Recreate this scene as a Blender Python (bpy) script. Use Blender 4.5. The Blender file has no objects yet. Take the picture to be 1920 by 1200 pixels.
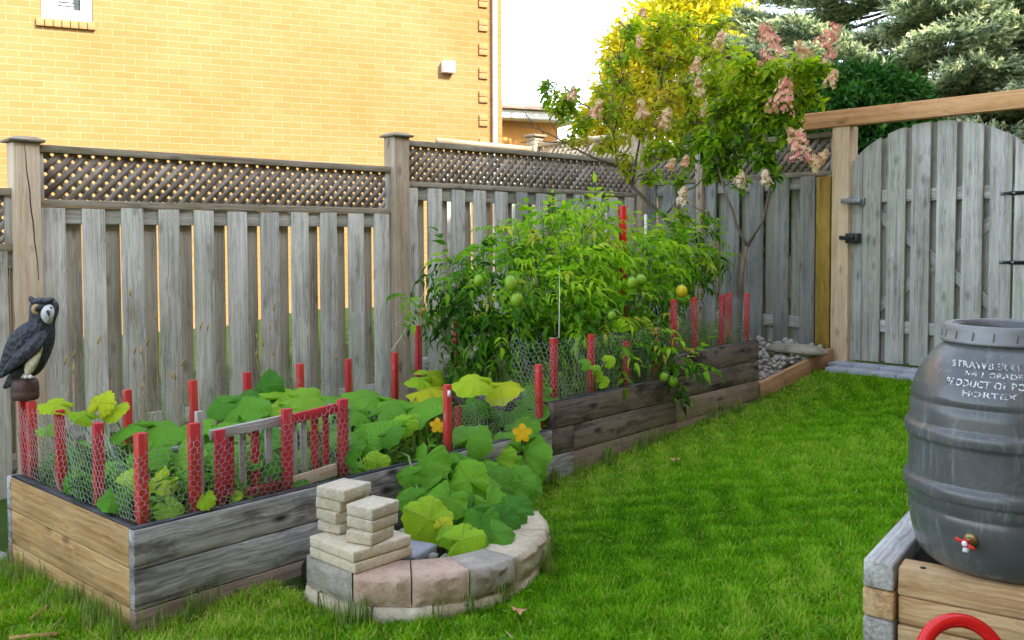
import bpy, math, random
import numpy as np
from mathutils import Vector
random.seed(7); rng = np.random.default_rng(11)
S = bpy.context.scene; COL = S.collection
R = math.radians
# ------------------------------------------------------------------ camera model (fitted)
F = 1735.53; SY = -74.37; CAM = np.array([-1.4656, -5.5984, 1.3545])
def _basis(yaw=-42.3796, pitch=2.385, roll=-.157):
    y, p, r = R(yaw), R(pitch), R(roll)
    fw = np.array([-math.sin(y)*math.cos(p), math.cos(y)*math.cos(p), -math.sin(p)])
    rt = np.array([math.cos(y), math.sin(y), 0]); up = np.cross(rt, fw)
    return rt*math.cos(r)+up*math.sin(r), up*math.cos(r)-rt*math.sin(r), fw
RT, UP, FW = _basis()
def ray(px, py): return FW+RT*(px-960)/F-UP*(py-600-SY)/F
def at(px, py, ax, val):                      # point of a world plane seen at a photo pixel
    d = ray(px, py); i = 'xyz'.index(ax); return CAM+(val-CAM[i])/d[i]*d
def dep(px, py, d): return CAM+ray(px, py)*d
PHI = R(5.75); BU = np.array([math.cos(PHI), math.sin(PHI), 0]); BN = np.array([-BU[1], BU[0], 0])
P0 = np.array([-.328, -2.446, 0.]); BW = 1.1345
def B(u, v, z=0.): return P0+BU*u+BN*v+np.array([0, 0, z])
def onv(px, py, v):
    d = ray(px, py); t = (v-(CAM-P0)@BN)/(d@BN); return CAM+t*d
def uvz(P): q = np.array(P)-P0; return q@BU, q@BN, P[2]
def sm(a, b, x):
    t = np.clip((np.asarray(x, float)-a)/(b-a), 0, 1); return t*t*(3-2*t)
def G(x, y):                                   # ground height
    x = np.asarray(x, float); y = np.asarray(y, float)
    z = .05*(np.clip(x, -3, 5.4)+.33)+.125*sm(4.0, 5.25, x)
    z = z+.012*np.sin(1.7*x+.6*y)*np.cos(1.3*y)-.06*sm(-1.6, -.6, y)*sm(1.2, -.6, x)
    return z
# ------------------------------------------------------------------ object helpers
def tag(o, label=None, cat=None, group=None, kind=None):
    if label: o['label'] = label
    if cat: o['category'] = cat
    if group: o['group'] = group
    if kind: o['kind'] = kind
    return o
def empty(name, loc, label, cat, group=None):
    o = bpy.data.objects.new(name, None); COL.objects.link(o); o.location = [float(c) for c in loc]
    o.empty_display_size = .1
    return tag(o, label, cat, group)
def wloc(p):
    v = np.zeros(3)
    while p is not None:
        v = v+np.array(p.location); p = p.parent
    return v
def np_mesh(name, V, FL, LT, mat, parent=None, smooth=False, attrs=None, origin=None):
    V = np.asarray(V, np.float32).reshape(-1, 3); FL = np.asarray(FL, np.int32).ravel(); LT = np.asarray(LT, np.int32).ravel()
    org = wloc(parent) if parent is not None else (np.array(origin, float) if origin is not None else np.zeros(3))
    me = bpy.data.meshes.new(name); me.vertices.add(len(V)); me.vertices.foreach_set('co', (V-org.astype(np.float32)).ravel())
    me.loops.add(len(FL)); me.loops.foreach_set('vertex_index', FL)
    me.polygons.add(len(LT)); st = np.zeros(len(LT), np.int32); st[1:] = np.cumsum(LT)[:-1]
    me.polygons.foreach_set('loop_start', st); me.polygons.foreach_set('loop_total', LT)
    if smooth: me.polygons.foreach_set('use_smooth', np.ones(len(LT), bool))
    for k, (typ, arr) in (attrs or {}).items():
        a = me.attributes.new(k, typ, 'POINT'); a.data.foreach_set('vector' if typ == 'FLOAT_VECTOR' else 'value', np.asarray(arr, np.float32).ravel())
    me.update(calc_edges=True); me.validate()
    me.materials.append(mat)
    o = bpy.data.objects.new(name, me); COL.objects.link(o)
    if parent is not None: o.parent = parent
    elif origin is not None: o.location = [float(c) for c in org]
    return o
class MB:
    def __init__(s): s.V = []; s.F = []; s.gc = []; s.t = []
    def _add(s, vs, fs, gcs=None, tint=None):
        b = len(s.V); off = np.array([random.uniform(0, 50), random.uniform(0, 50), random.uniform(0, 50)])
        t = random.random() if tint is None else tint
        for i, v in enumerate(vs):
            s.V.append(tuple(float(c) for c in v)); g = (gcs[i] if gcs is not None else v)
            s.gc.append(tuple(float(c) for c in (np.array(g)+off))); s.t.append(t)
        for f in fs: s.F.append(tuple(b+i for i in f))
        return s
    def box(s, c, size, axes=None, long=None, tint=None, warp=0):
        A = np.eye(3) if axes is None else np.array(axes, float); h = np.array(size)/2.
        if long is None: long = int(np.argmax(size))
        o = [long]+[i for i in range(3) if i != long]; vs = []; gs = []
        for sx in (-1, 1):
            for sy in (-1, 1):
                for sz in (-1, 1):
                    l = h*np.array([sx, sy, sz])
                    if warp: l = l+np.array([random.uniform(-warp, warp) for _ in range(3)])
                    vs.append(np.array(c)+l@A); gs.append(l[o])
        return s._add(vs, [(0, 1, 3, 2), (4, 6, 7, 5), (0, 4, 5, 1), (2, 3, 7, 6), (0, 2, 6, 4), (1, 5, 7, 3)], gs, tint)
    def prism(s, poly, tint=None, gl=None):     # poly: list of (bottom pt), (top pt) pairs
        n = len(poly); vs = [p[0] for p in poly]+[p[1] for p in poly]
        fs = [tuple(range(n))[::-1], tuple(range(n, 2*n))]+[(i, (i+1) % n, n+(i+1) % n, n+i) for i in range(n)]
        gs = None
        if gl is not None: gs = [(np.dot(v, gl[0]), np.dot(v, gl[1]), np.dot(v, gl[2])) for v in vs]
        return s._add(vs, fs, gs, tint)
    def tube(s, pts, rad, n=6, tint=None, cap=True, ell=1.):
        pts = [np.array(p, float) for p in pts]; m = len(pts)
        if not hasattr(rad, '__len__'): rad = [rad]*m
        vs = []; gs = []; L = 0; prev = None
        for i, p in enumerate(pts):
            d = (pts[min(i+1, m-1)]-pts[max(i-1, 0)]); d = d/(np.linalg.norm(d)+1e-9)
            if prev is None:
                a = np.cross(d, [0, 0, 1.]);
                if np.linalg.norm(a) < .1: a = np.cross(d, [0, 1., 0])
            else: a = prev-(prev@d)*d
            a = a/(np.linalg.norm(a)+1e-9); prev = a; b = np.cross(d, a)
            if i: L += np.linalg.norm(p-pts[i-1])
            for k in range(n):
                t = 2*math.pi*k/n; o = a*math.cos(t)*rad[i]+b*math.sin(t)*rad[i]*ell; vs.append(p+o); gs.append((L, rad[i]*math.cos(t), rad[i]*math.sin(t)))
        fs = [(i*n+k, i*n+(k+1) % n, (i+1)*n+(k+1) % n, (i+1)*n+k) for i in range(m-1) for k in range(n)]
        if cap: fs += [tuple(range(n))[::-1], tuple(range((m-1)*n, m*n))]
        return s._add(vs, fs, gs, tint)
    def lathe(s, prof, c, n=64, tint=None, axes=None):
        A = np.eye(3) if axes is None else np.array(axes, float); vs = []
        for r, z in prof:
            for k in range(n):
                t = 2*math.pi*k/n; vs.append(np.array(c)+np.array([r*math.cos(t), r*math.sin(t), z])@A)
        m = len(prof); fs = [(i*n+k, i*n+(k+1) % n, (i+1)*n+(k+1) % n, (i+1)*n+k) for i in range(m-1) for k in range(n)]
        return s._add(vs, fs, None, tint)
    def build(s, name, mat, parent=None, bevel=0, smooth=False, origin=None, seg=2):
        FL = [i for f in s.F for i in f]; LT = [len(f) for f in s.F]
        if parent is None and origin is None: origin = np.array(s.V).min(0)
        o = np_mesh(name, s.V, FL, LT, mat, parent, smooth, {'gc': ('FLOAT_VECTOR', s.gc), 'tint': ('FLOAT', s.t)}, origin)
        if bevel:
            m = o.modifiers.new('bevel', 'BEVEL'); m.width = bevel; m.segments = seg; m.limit_method = 'ANGLE'; m.angle_limit = R(35)
        return o
def solo(mb, name, mat, label, cat, group=None, **k): return tag(mb.build(name, mat, **k), label, cat, group)
# ------------------------------------------------------------------ materials
def newmat(name):
    m = bpy.data.materials.new(name); m.use_nodes = True; nt = m.node_tree
    for n in list(nt.nodes): nt.nodes.remove(n)
    out = nt.nodes.new('ShaderNodeOutputMaterial'); return m, nt, out
class N:
    def __init__(s, nt): s.nt = nt
    def n(s, t, **k):
        x = s.nt.nodes.new(t)
        for a, v in k.items():
            if a.startswith('_'): x.inputs[a[1:].replace('_', ' ')].default_value = v
            else: setattr(x, a, v)
        return x
    def l(s, a, b): s.nt.links.new(a, b)
    def attr(s, name): return s.n('ShaderNodeAttribute', attribute_name=name)
    def mapping(s, vec, sc, loc=(0, 0, 0)):
        m = s.n('ShaderNodeMapping'); m.inputs['Scale'].default_value = sc; m.inputs['Location'].default_value = loc; s.l(vec, m.inputs[0]); return m.outputs[0]
    def noise(s, vec, scale=1, detail=4, rough=.6, dist=0):
        x = s.n('ShaderNodeTexNoise'); x.inputs['Scale'].default_value = scale; x.inputs['Detail'].default_value = detail
        x.inputs['Roughness'].default_value = rough; x.inputs['Distortion'].default_value = dist; s.l(vec, x.inputs['Vector']); return x.outputs['Fac']
    def ramp(s, fac, stops):
        r = s.n('ShaderNodeValToRGB'); e = r.color_ramp.elements
        while len(e) < len(stops): e.new(.5)
        for i, (p, c) in enumerate(stops): e[i].position = p; e[i].color = (*c, 1) if len(c) == 3 else c
        s.l(fac, r.inputs[0]); return r.outputs[0]
    def mix(s, fac, a, b, mode='MIX'):
        m = s.n('ShaderNodeMix', data_type='RGBA', blend_type=mode)
        if hasattr(fac, 'links'): s.l(fac, m.inputs[0])
        else: m.inputs[0].default_value = fac
        for v, i in ((a, 6), (b, 7)):
            if hasattr(v, 'links'): s.l(v, m.inputs[i])
            else: m.inputs[i].default_value = (*v, 1)
        return m.outputs[2]
    def math(s, op, a, b=None, clamp=False):
        m = s.n('ShaderNodeMath', operation=op, use_clamp=clamp)
        for v, i in ((a, 0), (b, 1)):
            if v is None: continue
            if hasattr(v, 'links'): s.l(v, m.inputs[i])
            else: m.inputs[i].default_value = v
        return m.outputs[0]
    def bump(s, h, st=.3, dist=.01):
        b = s.n('ShaderNodeBump'); b.inputs['Strength'].default_value = st; b.inputs['Distance'].default_value = dist; s.l(h, b.inputs['Height']); return b.outputs[0]
    def bsdf(s, col, rough=.7, bump=None, spec=.3, **k):
        p = s.n('ShaderNodeBsdfPrincipled')
        if hasattr(col, 'links'): s.l(col, p.inputs['Base Color'])
        else: p.inputs['Base Color'].default_value = (*col, 1)
        if hasattr(rough, 'links'): s.l(rough, p.inputs['Roughness'])
        else: p.inputs['Roughness'].default_value = rough
        p.inputs['Specular IOR Level'].default_value = spec
        if bump is not None: s.l(bump, p.inputs['Normal'])
        for a, v in k.items(): p.inputs[a.replace('_', ' ')].default_value = v
        return p
def wood(name, dark, mid, light, moss=0, stain=0, knots=.5, grain=44, rough=.75, tintamt=.35, mosscol=(.16, .17, .05), staincol=(.02, .018, .016), bumpst=.35):
    m, nt, out = newmat(name); n = N(nt); gc = n.attr('gc').outputs['Vector']; ti = n.attr('tint').outputs['Fac']
    warp = n.noise(n.mapping(gc, (3, 6, 6)), 1, 2); wv = n.n('ShaderNodeVectorMath', operation='MULTIPLY_ADD')
    cb = n.n('ShaderNodeCombineXYZ'); cb.inputs[0].default_value = 0; n.l(warp, cb.inputs[1]); n.l(warp, cb.inputs[2])
    n.l(cb.outputs[0], wv.inputs[0]); wv.inputs[1].default_value = (.05, .05, .05); n.l(gc, wv.inputs[2]); g = wv.outputs[0]
    g1 = n.noise(n.mapping(g, (1.6, grain*3, grain*3)), 1, 6, .65); g2 = n.noise(n.mapping(g, (.9, grain*.7, grain*.7)), 1, 3, .5); g3 = n.noise(n.mapping(gc, (2.2, 3, 3)), 1, 4, .6)
    f = n.math('ADD', n.math('MULTIPLY', g1, .5), n.math('ADD', n.math('MULTIPLY', g2, .3), n.math('MULTIPLY', g3, .3)))
    c = n.ramp(f, [(.42, dark), (.53, mid), (.64, light)])
    c = n.mix(n.math('MULTIPLY', n.math('MINIMUM', ti, 1.), tintamt), c, n.mix(1, c, (.55, .55, .56), 'MULTIPLY'))
    # knots
    v = n.n('ShaderNodeTexVoronoi'); v.inputs['Scale'].default_value = 1; v.inputs['Randomness'].default_value = 1
    n.l(n.mapping(g, (5.5, 13, 13)), v.inputs['Vector']); kn = n.ramp(v.outputs['Distance'], [(.10, (1, 1, 1)), (.18, (.6, .6, .6)), (.30, (0, 0, 0))]); sel = n.math('GREATER_THAN', n.n('ShaderNodeSeparateColor').outputs[0], .62); n.l(v.outputs['Color'], sel.node.inputs[0].links[0].from_node.inputs[0]); kn = n.math('MULTIPLY', kn, sel)
    c = n.mix(n.math('MULTIPLY', kn, knots), c, tuple(x*.35 for x in dark))
    if moss:
        mn = n.ramp(n.noise(n.mapping(gc, (1.5, 7, 7), (9, 3, 1)), 1, 5, .65), [(.5, (0, 0, 0)), (.68, (1, 1, 1))]); c = n.mix(n.math('MULTIPLY', mn, moss), c, mosscol)
    if stain:
        mn = n.ramp(n.noise(n.mapping(gc, (3.0, 9, 9), (2, 7, 5)), 1, 6, .7), [(.5, (0, 0, 0)), (.62, (1, 1, 1))]); c = n.mix(n.math('MULTIPLY', mn, stain), c, staincol)
    c = n.mix(n.math('GREATER_THAN', ti, 1.5), c, (.02, .018, .016)); b = n.bump(n.math('ADD', g1, n.math('MULTIPLY', kn, -.4)), bumpst, .004)
    n.l(n.bsdf(c, rough, b, .25).outputs[0], out.inputs[0]); return m
def leafmat(name, cols, trans=.35, rough=.45, spec=.35, tcol=None, vein=False, sheen=0, noise=0.):
    m, nt, out = newmat(name); n = N(nt); ti = n.attr('tint').outputs['Fac']
    k = len(cols); c = n.ramp(ti, [(i/(k-1), cc) for i, cc in enumerate(cols)])
    bmp = None
    if vein:
        gc = n.attr('gc').outputs['Vector']; sp = n.n('ShaderNodeSeparateXYZ'); n.l(gc, sp.inputs[0])
        # gc.x radius 0..1, gc.y angle in lobes
        w = n.math('ABSOLUTE', n.math('SUBTRACT', n.math('FRACT', sp.outputs[1]), .5)); vw = n.ramp(n.math('MULTIPLY', w, n.math('ADD', sp.outputs[0], .1)), [(0, (1, 1, 1)), (.035, (0, 0, 0))])
        nn = n.noise(gc, 6, 4); ch = n.math('ABSOLUTE', n.math('SUBTRACT', n.math('FRACT', n.math('SUBTRACT', n.math('MULTIPLY', sp.outputs[0], 6.5), n.math('MULTIPLY', w, 5.))), .5)); cv = n.ramp(ch, [(0, (1, 1, 1)), (.09, (0, 0, 0))]); c = n.mix(n.math('MULTIPLY', cv, .16), c, (.26, .40, .10)); c = n.mix(n.math('MULTIPLY', vw, .32), c, (.32, .45, .13)); c = n.mix(n.math('MULTIPLY', nn, .35), c, n.mix(1, c, (.45, .55, .5), 'MULTIPLY'))
        tc2 = n.n('ShaderNodeTexCoord'); sp2 = n.ramp(n.noise(tc2.outputs['Object'], 45, 3), [(.66, (0, 0, 0)), (.74, (1, 1, 1))]); c = n.mix(n.math('MULTIPLY', sp2, .35), c, (.42, .46, .22))
        yl = n.ramp(n.math('ADD', sp.outputs[0], n.math('MULTIPLY', n.noise(gc, 3.1, 3), .5)), [(1.12, (0, 0, 0)), (1.3, (1, 1, 1))]); c = n.mix(n.math('MULTIPLY', yl, .5), c, (.45, .42, .05))
        bmp = n.bump(n.math('ADD', n.noise(tc2.outputs['Object'], 60, 3), n.math('MULTIPLY', n.math('ADD', vw, cv), -.5)), .8, .008)
    elif noise:
        tc = n.n('ShaderNodeTexCoord'); nn = n.noise(tc.outputs['Object'], 9, 3); c = n.mix(n.math('MULTIPLY', nn, noise), c, n.mix(1, c, (.35, .45, .35), 'MULTIPLY'))
    p = n.bsdf(c, rough, bmp, spec); t = n.n('ShaderNodeBsdfTranslucent')
    tc = n.mix(1, c, tcol or (1.6, 1.7, .8), 'MULTIPLY'); n.l(tc, t.inputs[0]); mx = n.n('ShaderNodeMixShader'); mx.inputs[0].default_value = trans
    n.l(p.outputs[0], mx.inputs[1]); n.l(t.outputs[0], mx.inputs[2]); n.l(mx.outputs[0], out.inputs[0]); return m
def plain(name, col, rough=.5, noise=.15, nscale=20, bump=.1, spec=.4, col2=None, metal=0):
    m, nt, out = newmat(name); n = N(nt); tc = n.n('ShaderNodeTexCoord').outputs['Object']
    nn = n.noise(tc, nscale, 5); c = n.mix(n.ramp(nn, [(.35, (0, 0, 0)), (.7, (noise*2,)*3)]), col, col2 or tuple(x*.4 for x in col))
    n.l(n.bsdf(c, rough, n.bump(nn, bump, .004), spec, Metallic=metal).outputs[0], out.inputs[0]); return m
M = {}
M['fence'] = wood('weathered fence wood', (.205, .195, .16), (.405, .395, .345), (.60, .59, .525), moss=.25, mosscol=(.20, .25, .13), tintamt=.5)
M['fence_blue'] = wood('weathered fence wood pale', (.22, .215, .18), (.43, .425, .365), (.62, .61, .54), moss=.35, mosscol=(.25, .31, .20), tintamt=.35)
M['fence_dark'] = wood('dark grey fence wood', (.12, .115, .10), (.24, .24, .22), (.37, .37, .34), moss=.2, tintamt=.4)  # darker grey variant of the fence wood
M['fence_back'] = wood('slightly darker weathered wood', (.21, .20, .16), (.39, .375, .31), (.54, .52, .45), moss=.25, mosscol=(.16, .18, .07), tintamt=.4)  # a little darker than the front boards
M['lattice'] = wood('lattice wood', (.13, .105, .08), (.28, .235, .185), (.46, .42, .36), stain=.35, staincol=(.085, .06, .055), tintamt=.6)
M['rail'] = wood('rail wood', (.13, .105, .07), (.25, .215, .155), (.36, .32, .245), moss=.35, mosscol=(.15, .17, .05), tintamt=.3)
M['post'] = wood('brown post wood', (.22, .165, .11), (.37, .29, .205), (.49, .40, .295), moss=.2, mosscol=(.24, .24, .08), knots=.7)
M['post_tan'] = wood('tan post wood', (.36, .27, .17), (.53, .42, .28), (.64, .53, .38), knots=.7)
M['cedar'] = wood('fresh cedar lumber', (.42, .19, .07), (.62, .33, .145), (.72, .43, .21), knots=.5, tintamt=.15, grain=40)
M['cedar_pale'] = wood('pale fresh lumber', (.50, .33, .18), (.68, .50, .31), (.78, .62, .42), knots=.5, tintamt=.15, grain=34)
M['ochre'] = wood('ochre treated board', (.16, .09, .012), (.33, .205, .03), (.43, .29, .06), knots=.6, stain=.35, staincol=(.10, .06, .015), tintamt=.1)
M['edging'] = wood('brown edging wood', (.26, .13, .06), (.40, .22, .11), (.50, .30, .16), knots=.4, tintamt=.3)
M['bed_tan'] = wood('tan bed boards', (.20, .105, .035), (.41, .24, .09), (.56, .37, .165), moss=.3, mosscol=(.20, .16, .09), knots=.7, grain=40)
M['bed_grey'] = wood('grey bed boards', (.09, .087, .08), (.27, .26, .25), (.50, .49, .465), stain=.6, knots=1., grain=36)
M['bed_brown'] = wood('dark brown bed boards', (.065, .05, .042), (.155, .12, .10), (.25, .20, .165), stain=.85, knots=.9, grain=36, staincol=(.012, .01, .01))
M['bed_low'] = wood('low brown bed boards', (.16, .115, .085), (.27, .20, .15), (.37, .28, .21), stain=.25, knots=.8, grain=36)
M['char'] = wood('black weathered top edge', (.012, .012, .014), (.045, .045, .05), (.16, .16, .165), knots=0, bumpst=1.)
M['timber'] = wood('tan landscape timber', (.22, .11, .04), (.48, .29, .13), (.64, .44, .23), stain=.35, staincol=(.10, .055, .03), knots=.8, grain=34)
M['timber_grey'] = wood('grey landscape timber', (.20, .18, .15), (.42, .40, .36), (.60, .58, .54), stain=.3, staincol=(.10, .08, .07), knots=.6, grain=34)
def redpaint(name, a, b):
    m, nt, out = newmat(name); n = N(nt); gc = n.attr('gc').outputs['Vector']; g = n.noise(n.mapping(gc, (6, 60, 60)), 1, 5); ti = n.attr('tint').outputs['Fac']
    c = n.mix(ti, a, b); c = n.mix(n.ramp(g, [(.3, (.5, .5, .5)), (.6, (0, 0, 0))]), c, tuple(x*.5 for x in a))
    w = n.ramp(n.noise(n.mapping(gc, (9, 30, 30), (4, 4, 4)), 1, 5, .7), [(.58, (0, 0, 0)), (.63, (1, 1, 1))]); c = n.mix(n.math('MULTIPLY', w, .7), c, (.36, .28, .22)); dd = n.noise(n.mapping(gc, (5, 8, 8), (1, 2, 3)), 1, 4); c = n.mix(n.math('MULTIPLY', dd, .4), c, (.22, .03, .03))
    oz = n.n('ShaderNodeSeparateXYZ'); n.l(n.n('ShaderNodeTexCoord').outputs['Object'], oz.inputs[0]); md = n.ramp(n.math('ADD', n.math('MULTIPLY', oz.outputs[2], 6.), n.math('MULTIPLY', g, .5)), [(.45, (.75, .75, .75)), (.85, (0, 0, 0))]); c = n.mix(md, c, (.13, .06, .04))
    n.l(n.bsdf(c, .6, n.bump(g, .5, .004), .25).outputs[0], out.inputs[0]); return m
M['red'] = redpaint('faded red paint', (.56, .03, .04), (.74, .075, .045))
M['redslat'] = redpaint('crimson slat paint', (.54, .03, .055), (.72, .06, .07))
M['greyslat'] = wood('bare grey slat', (.25, .23, .20), (.42, .40, .37), (.56, .55, .52), knots=.2)
M['wire'] = plain('galvanised wire', (.46, .47, .46), .45, .2, 60, .0, .5, metal=.5)
def brick():
    m, nt, out = newmat('yellow house brick'); n = N(nt); gc = n.attr('gc').outputs['Vector']
    b = n.n('ShaderNodeTexBrick'); n.l(gc, b.inputs['Vector']); b.offset = .5
    for k, v in (('Scale', 1.), ('Mortar Size', .0065), ('Mortar Smooth', .25), ('Bias', 0.), ('Brick Width', .267), ('Row Height', .089)): b.inputs[k].default_value = v
    b.inputs['Color1'].default_value = (.345, .213, .088, 1); b.inputs['Color2'].default_value = (.33, .188, .070, 1); b.inputs['Mortar'].default_value = (.41, .285, .165, 1)
    g = n.noise(gc, .7, 4); s = n.noise(gc, 90, 3)
    c = n.mix(n.ramp(g, [(.35, (0, 0, 0)), (.7, (.6, .6, .6))]), b.outputs['Color'], n.mix(1, b.outputs['Color'], (.86, .74, .55), 'MULTIPLY')); c = n.mix(n.math('MULTIPLY', s, .18), c, (.28, .16, .06))
    h = n.math('ADD', n.math('MULTIPLY', b.outputs['Fac'], -1.), n.math('MULTIPLY', s, .15)); n.l(n.bsdf(c, .9, n.bump(h, .6, .008), .1).outputs[0], out.inputs[0]); return m
M['brick'] = brick()
M['quoin'] = plain('yellow quoin brick', (.38, .22, .10), .9, .25, 8, .3, .1, (.30, .16, .06))
M['white'] = plain('white painted trim', (.82, .82, .82), .4, .05, 10, .02)
M['glass'] = plain('dark window glass', (.10, .12, .12), .08, .1, 2, .0, .6)
M['blind'] = plain('white blind', (.7, .7, .68), .6, .05, 10, .02)
M['shingle'] = plain('tan roof shingles', (.42, .30, .24), .9, .5, 3, .3, .1, (.22, .14, .11))
M['brickred'] = plain('orange brick', (.60, .29, .08), .9, .3, 12, .3, .1, (.36, .17, .06))
M['black'] = plain('black painted iron', (.02, .02, .022), .4, .1, 40, .1)
M['zinc'] = plain('galvanised hasp', (.32, .34, .35), .4, .3, 40, .1, metal=.5)
def stone(name, a, b, c_, sc=6, tan=(.5, .42, .3)):
    m, nt, out = newmat(name); n = N(nt); tc = n.n('ShaderNodeTexCoord').outputs['Object']; ti = n.attr('tint').outputs['Fac']
    g = n.noise(tc, sc, 6, .65); s = n.noise(tc, 90, 2, .6); cc = n.ramp(g, [(.3, a), (.5, b), (.7, c_)]); cc = n.mix(n.math('MULTIPLY', ti, .4), cc, n.mix(1, cc, tan, 'MULTIPLY'))
    st_ = n.ramp(n.noise(tc, 11, 5, .7), [(.5, (0, 0, 0)), (.7, (.45, .45, .45))]); cc = n.mix(st_, cc, n.mix(1, cc, (.42, .42, .36), 'MULTIPLY')); sp = n.ramp(s, [(.35, (.22, .22, .22)), (.48, (0, 0, 0))]); cc = n.mix(sp, cc, (.12, .11, .10))
    h = n.math('ADD', n.noise(tc, 28, 5, .7), n.math('MULTIPLY', s, .3)); n.l(n.bsdf(cc, .92, n.bump(h, .6, .012), .1).outputs[0], out.inputs[0]); return m
M['block_grey'] = stone('grey retaining block', (.22, .20, .17), (.36, .33, .28), (.50, .46, .38), tan=(.9, .85, .75))
M['block_pink'] = stone('pinkish retaining block', (.33, .23, .18), (.52, .37, .28), (.58, .46, .35), tan=(.9, .85, .75))
M['block_top'] = stone('tan retaining block', (.38, .325, .23), (.50, .43, .31), (.62, .54, .41), tan=(.95, .87, .75))
M['slab'] = stone('cream paving slab', (.50, .43, .29), (.64, .56, .40), (.74, .67, .51), 4, tan=(.95, .9, .8))
M['cobble'] = stone('weathered paving block', (.42, .37, .26), (.57, .51, .385), (.70, .65, .53), 9, tan=(.95, .86, .7))
M['paver'] = stone('grey blue paver', (.25, .26, .29), (.36, .37, .40), (.46, .47, .50), tan=(.9, .9, .95))
M['rock'] = stone('mossy boulder', (.18, .17, .12), (.32, .29, .22), (.45, .42, .35), 7)
M['gravel'] = stone('pale gravel', (.30, .28, .25), (.46, .44, .40), (.62, .60, .56), 12)
def soilmat():
    m, nt, out = newmat('dark soil'); n = N(nt); tc = n.n('ShaderNodeTexCoord').outputs['Object']; g = n.noise(tc, 18, 8, .7)
    n.l(n.bsdf(n.ramp(g, [(.3, (.015, .012, .009)), (.6, (.05, .038, .026)), (.8, (.10, .08, .055))]), .95, n.bump(g, 1, .03), .1).outputs[0], out.inputs[0]); return m
M['soil'] = soilmat()
def groundmat():
    m, nt, out = newmat('lawn soil and thatch'); n = N(nt); tc = n.n('ShaderNodeTexCoord').outputs['Object']; g = n.noise(tc, 2.2, 6, .7); f = n.noise(tc, 60, 5, .7)
    c = n.ramp(g, [(.35, (.035, .075, .012)), (.55, (.045, .10, .014)), (.7, (.075, .12, .025))]); c = n.mix(n.math('MULTIPLY', f, .5), c, (.05, .04, .02))
    n.l(n.bsdf(c, .95, n.bump(f, .8, .02), .1).outputs[0], out.inputs[0]); return m
M['ground'] = groundmat()
M['grass'] = leafmat('grass blades', [(.035, .115, .003), (.07, .20, .004), (.135, .33, .006), (.24, .46, .015), (.48, .42, .13)], .35, .7, .08)
M['grass_dry'] = leafmat('dry long grass', [(.10, .20, .03), (.16, .26, .05), (.32, .32, .12)], .35)
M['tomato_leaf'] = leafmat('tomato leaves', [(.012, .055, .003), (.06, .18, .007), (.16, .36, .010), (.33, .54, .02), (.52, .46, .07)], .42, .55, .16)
M['squash'] = leafmat('pumpkin leaves', [(.025, .11, .008), (.07, .25, .018), (.17, .42, .025), (.38, .60, .02), (.72, .64, .02)], .33, .55, .16, vein=True)
M['herb'] = leafmat('weed leaves', [(.02, .08, .006), (.06, .18, .010), (.17, .36, .02)], .35, .6, .15)
M['hyd_leaf'] = leafmat('hydrangea leaves', [(.02, .08, .006), (.08, .20, .008), (.22, .36, .012), (.40, .46, .02), (.52, .38, .05)], .45, .55, .15)
M['pink'] = leafmat('pink florets', [(.68, .22, .20), (.76, .36, .26), (.80, .50, .33), (.66, .58, .28)], .3, .6, .2, tcol=(1.1, 1, 1))
M['cream'] = leafmat('cream florets', [(.55, .56, .25), (.72, .68, .42), (.80, .62, .45)], .3, .6, .2, tcol=(1.1, 1, 1))
M['bark'] = wood('grey brown bark', (.07, .05, .04), (.16, .12, .09), (.27, .21, .17), knots=.3, grain=10, bumpst=.8)
M['spruce'] = leafmat('blue spruce needles', [(.02, .05, .02), (.13, .21, .13), (.45, .53, .36), (.88, .88, .58)], .3, .6, .2, tcol=(1.1, 1.2, .8))  # pale end of the ramp paints sunlight into the needles
M['cedarleaf'] = leafmat('cedar hedge sprays', [(.012, .055, .010), (.025, .10, .012), (.06, .19, .018)], .25, .55, .2)
M['yellowleaf'] = leafmat('yellow green leaves', [(.42, .46, .03), (.62, .58, .035), (.76, .66, .05)], .5, .5, .2, tcol=(1.3, 1.25, .6))
M['stem'] = plain('green stem', (.16, .27, .06), .5, .3, 30, .2)
M['tomato_g'] = plain('green tomato skin', (.16, .33, .015), .3, .25, 9, .02, .3, (.30, .44, .03))
M['tomato_y'] = plain('yellow tomato skin', (.66, .44, .01), .3, .5, 9, .02, .3, (.42, .48, .02))
M['tomato_o'] = plain('orange red tomato skin', (.62, .12, .02), .22, .3, 9, .02, .5, (.7, .25, .02))
M['petal_y'] = plain('yellow orange petals', (.82, .46, .01), .5, .3, 20, .1, .3, (.85, .60, .02))
M['seed'] = plain('foxtail seed head', (.42, .27, .08), .8, .5, 60, .5, .1, (.22, .20, .06))
M['deadleaf'] = plain('dry maple leaf', (.50, .27, .13), .7, .4, 30, .3, .2, (.30, .14, .07))
M['twig'] = plain('dry twig', (.42, .30, .17), .8, .3, 30, .3, .1)
M['string'] = plain('white string', (.70, .66, .55), .8, .1, 50, .2, .1)
M['redplastic'] = plain('glossy red plastic', (.70, .012, .012), .25, .05, 10, .02, .5)
M['reflector'] = plain('bright red stake', (.68, .01, .012), .35, .1, 20, .05, .5)
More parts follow.
